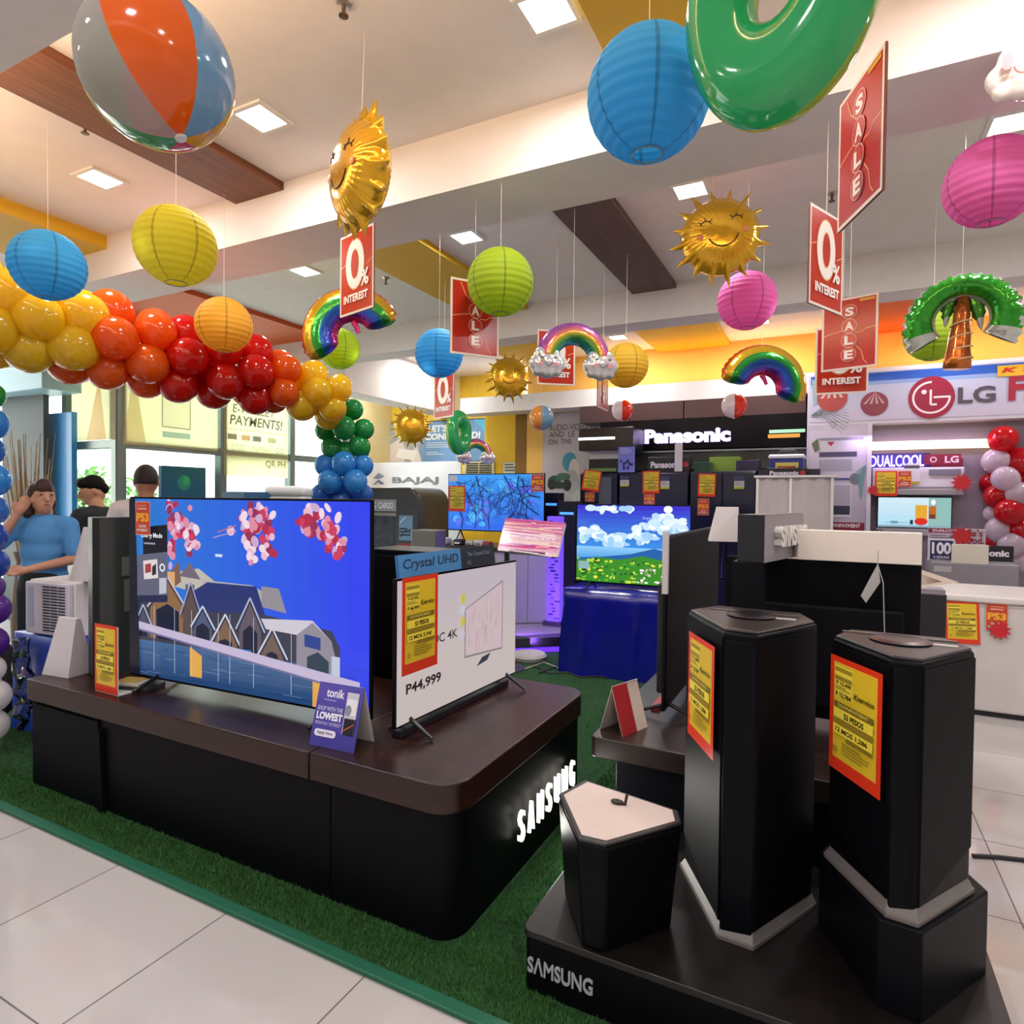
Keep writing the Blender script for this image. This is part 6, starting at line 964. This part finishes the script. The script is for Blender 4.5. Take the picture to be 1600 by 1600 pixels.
# white chest freezer, closer
cy = 5.42; x_ = at(1468, 1000, Y=cy).x; zt = at(1520, 930, Y=cy).z; t = thing('chest_freezer', 'white chest freezer at the right with a price card on its front', 'freezer', (x_, cy, 0)); G().box(0, 1.5, 0, .75, .04, zt - .05).build('cabinet', mat('#cfc9c6', .4), t, bevel=.015); G().box(-.01, 1.51, -.02, .76, zt - .05, zt).build('lid', mat('#d9d4d1', .35), t, bevel=.015); G().box(.02, 1.48, .04, .71, 0, .04).build('kick_base', mat('#2c2b2e', .6), t); G().box(-.16, -.02, .05, .7, 0, zt - .06).build('side_unit', mat('#26252f', .4), t)
pcard(1478, 940, 1533, 1006, cy - .008, 'price card on the front of the white chest freezer', rz=-.05); pcard(1540, 943, 1575, 986, cy - .008, 'red downpayment card with a ribbon on the white chest freezer', kind='d'); burst(1562, 985, cy - .015, .07, 'red ribbon rosette under the downpayment card of the chest freezer')
G_ = tag(G().tube([(x_ + .65, cy - .01, zt - .3), (x_ + .75, cy - .02, zt - .36), (x_ + .95, cy - .02, zt - .42)], .004).build('cord', mat('#77736f', .5)), 'thin cord crossing the front of the chest freezer', 'cord')
t = thing('tent_card', 'orange and white triangular card behind the dark box, right of the television back', 'tent card', at(1452, 908, Y=4.6), .2); G().add([(-.08, 0, -.05), (-.08, 0, .08), (.16, 0, .0)], [(0, 1, 2)]).build('front_leaf', mat('#e3d5c4', .6), t).modifiers.new('s', 'SOLIDIFY').thickness = .004; G().add([(-.07, -.004, -.035), (-.07, -.004, .05), (.07, -.004, .0)], [(0, 1, 2)]).build('orange_print', mat('#b8683c', .5), t)
t = thing('display_pillar', 'low white pillar holding up the triangular card', 'stand', (at(1452, 908, Y=4.6).x, 4.7, 0)); G().box(-.09, .09, -.06, .1, 0, at(1452, 912, Y=4.6).z - .04).build('post', mat('#8f8b92', .5), t)
tag(G().tube([at(1520, 1337, Z=.01), at(1560, 1339, Z=.01), at(1640, 1348, Z=.01), at(1800, 1360, Z=.01)], .009, 8).build('cable', mat('#1b1a22', .5)), 'black cable lying across the pale tiles at the right', 'cable')

# ---------------------------------------------------------------- people
def person(name, lab, x, y, rz, ht, shirt, trousers, skin, hair, arms, head_yaw=0., head_pitch=0., collar=None, hairstyle='short', lean=0., waistcoat=None):
    """stands at (x, y) facing local -y; arms: [(elbow, wrist) for left, right] in local coordinates"""
    t = thing(name, lab, 'person', (x, y, 0), rz); k = ht / 1.7; S = mat(skin, .55, vary=.08); V = lambda a, b, c: Vector((a * k, b * k, c * k)); g = G()
    hc = V(0, -.02 - lean * .5, 1.565); sh = V(0, -lean * .35, 1.39)
    R = Matrix.Rotation(head_yaw, 4, 'Z') @ Matrix.Rotation(head_pitch, 4, 'X'); hp = lambda a, b, c: hc + (R @ Vector((a, b, c))) * k
    g.ball(hc, .098 * k, 24, 18, (.8, .96, 1.15), M=R); g.ball(hp(0, -.03, -.06), .066 * k, 18, 12, (.85, 1, .95), M=R); g.ball(hp(0, -.055, -.098), .026 * k, 12, 8, M=R)
    g.capsule(hp(0, -.092, .02), hp(0, -.11, -.018), .011 * k, .016 * k); g.ball(hp(0, -.088, -.05), .018 * k, 12, 8, (1.5, .7, .55), M=R)
    for e in (-1, 1): g.ball(hp(e * .078, .01, -.005), .03 * k, 12, 8, (.4, .7, 1.1), M=R); g.ball(hp(e * .033, -.082, .022), .02 * k, 10, 8, (1.3, .6, .6), M=R)
    g.capsule(hc + V(0, .015, -.05), sh + V(0, .015, .0), .054 * k, .06 * k); g.capsule(sh + V(-.14, 0, -.03), sh + V(.14, 0, -.03), .062 * k, .062 * k)
    for zc, rr in ((1.28, .135), (1.15, .125), (1.03, .12), (.93, .14)): g.ball(V(0, -lean * .35 * (zc - .9) / .5, zc), rr * k, 18, 12, (1.12, .72, .9))
    cl, tr = G(), G()
    for zc, rr in ((1.33, .135), (1.28, .15), (1.15, .142), (1.03, .14), (.95, .15)): cl.ball(V(0, -lean * .35 * (zc - .9) / .5, zc), rr * k, 18, 12, (1.14, .76, .9))
    cl.capsule(sh + V(-.15, 0, -.035), sh + V(.15, 0, -.035), .074 * k, .074 * k)
    for zc, rr in ((.95, .15), (.88, .158)): tr.ball(V(0, 0, zc), rr * k, 18, 12, (1.12, .8, .8))
    for e, (el, wr) in zip((-1, 1), arms):
        s_ = sh + V(e * .175, 0, -.035); el, wr = V(*el), V(*wr); g.capsule(s_, el, .05 * k, .04 * k); g.capsule(el, wr, .041 * k, .028 * k); d = (wr - el).normalized(); side = d.orthogonal().normalized(); nn = d.cross(side)
        pc = wr + d * .045 * k; g.capsule(wr, pc, .026 * k, .034 * k)
        for f in range(4):
            o = side * (f - 1.5) * .02 * k; L = (.062, .072, .068, .052)[f] * k; b = pc + o + d * .025 * k; m_ = b + d * L * .55 + nn * .008 * k; g.capsule(b, m_, .0105 * k, .0098 * k, 8); g.capsule(m_, m_ + d * L * .45 + nn * .022 * k, .0098 * k, .0085 * k, 8)
        th = wr + d * .02 * k - side * .028 * k; t1 = th - side * .03 * k + d * .025 * k; g.capsule(th, t1, .013 * k, .011 * k, 8); g.capsule(t1, t1 + d * .035 * k + nn * .01 * k, .011 * k, .009 * k, 8)
        cl.capsule(s_, s_.lerp(el, .78), .066 * k, .06 * k)
    for e in (-1, 1):
        h_, kn, an = V(e * .09, 0, .88), V(e * .1, -.015, .48), V(e * .1, .02, .08); g.capsule(h_, kn, .078 * k, .053 * k); g.capsule(kn, an, .053 * k, .036 * k); g.capsule(an + V(0, .01, -.035), an + V(0, -.15, -.05), .036 * k, .03 * k); tr.capsule(h_, kn, .092 * k, .07 * k); tr.capsule(kn, an + V(0, 0, .03), .07 * k, .06 * k)
        G().ball(an + V(0, -.06, -.045), .05 * k, 16, 10, (.85, 2.3, .68)).build('shoe', mat('#1b1a1c', .4), t, smooth='all')
    blob('body', g, S, t, .009, 3); blob('shirt', cl, mat(shirt, .8, bump=.15, bscale=14.), t, .012, 5); blob('trousers', tr, mat(trousers, .8), t, .014, 5)
    if collar: G().tube([sh + V(.07 * math.cos(a), .01 + .062 * math.sin(a), .035 + .012 * math.sin(a)) for a in [2 * PI * q / 20 for q in range(21)]], .016 * k, 8, False).build('collar', mat(collar, .8), t, smooth='all')
    hg = G()
    if hairstyle == 'short':
        hg.ball(hp(0, .014, .022), .103 * k, 24, 16, (.82, .96, 1.08), M=R); keep = [i for i, f in enumerate(hg.f) if all((R.inverted() @ (Vector(hg.v[j]) - hc)).z / k > -.035 + .55 * max(0, -(R.inverted() @ (Vector(hg.v[j]) - hc)).y / k + .03) for j in f)]; hg.f = [hg.f[i] for i in keep]; hg.c = [hg.c[i] for i in keep]
    elif hairstyle == 'full':
        for a, b, c, q in ((0, .02, .05, .1), (0, -.05, .085, .055), (.035, -.045, .08, .05), (-.04, -.04, .08, .05), (0, .06, .0, .07)): hg.ball(hp(a, b, c), q * k, 16, 12, (.9, .95, .85))
    else:
        for a, b, c, q in ((0, .02, .03, .103), (.0, -.03, .075, .07), (.06, .03, -.04, .05), (-.06, .03, -.04, .05), (.07, .05, -.12, .045), (-.07, .05, -.12, .045), (0, .07, -.08, .06)): hg.ball(hp(a, b, c), q * k, 16, 12, (.9, .9, 1))
    if hairstyle == 'short': o = hg.build('hair', mat(hair, .7, bump=.3, bscale=200.), t, smooth='all'); so = o.modifiers.new('s', 'SOLIDIFY'); so.thickness = .006
    else: blob('hair', hg, mat(hair, .6, bump=.3, bscale=90.), t, .01, 3)
    fg = G()
    for e in (-1, 1): fg.ball(hp(e * .033, -.092, .022), .0085 * k, 10, 8, (1.3, .6, .7), M=R); fg.capsule(hp(e * .018, -.1, .045), hp(e * .05, -.09, .047), .004 * k, .003 * k, 8)
    fg.build('eyes', mat('#1d1412', .4), t, smooth='all'); G().ball(hp(0, -.098, -.052), .013 * k, 12, 8, (1.7, .5, .45), M=R).build('lips', mat('#a4523f', .5), t, smooth='all')
    return t
q = at(68, 800, d=4.5); person('person', 'woman in a light blue polo shirt, one hand raised to her neck, by the twigs', q.x, q.y, aim(q) - .45, 1.6, '#4f8fca', '#20262c', '#c08c72', '#3a211a', [((-.25, -.16, 1.19), (-.1, -.15, 1.44)), ((.24, -.06, 1.1), (.0, -.22, 1.04))], .75, 0, '#27355c', 'long')
q = at(158, 800, d=5.25); person('person', 'young man in a black shirt looking down, between the woman and the man in white', q.x, q.y, aim(q) - 2.3, 1.66, '#1c2022', '#24262b', '#bd8766', '#14120f', [((-.25, -.08, 1.12), (-.16, -.3, 1.1)), ((.25, -.08, 1.12), (.14, -.3, 1.1))], .75, .35, None, 'full', .12)
q = at(228, 800, d=4.9); person('person', 'man with cropped hair in a white shirt seen from behind, left of the bank sign', q.x, q.y, aim(q) + PI - .15, 1.74, '#dcd3cf', '#2a2c33', '#a9765a', '#2b211c', [((-.26, -.05, 1.12), (-.2, -.25, 1.02)), ((.26, -.05, 1.12), (.2, -.25, 1.02))], .05, .05, '#e6dfdb', 'short')
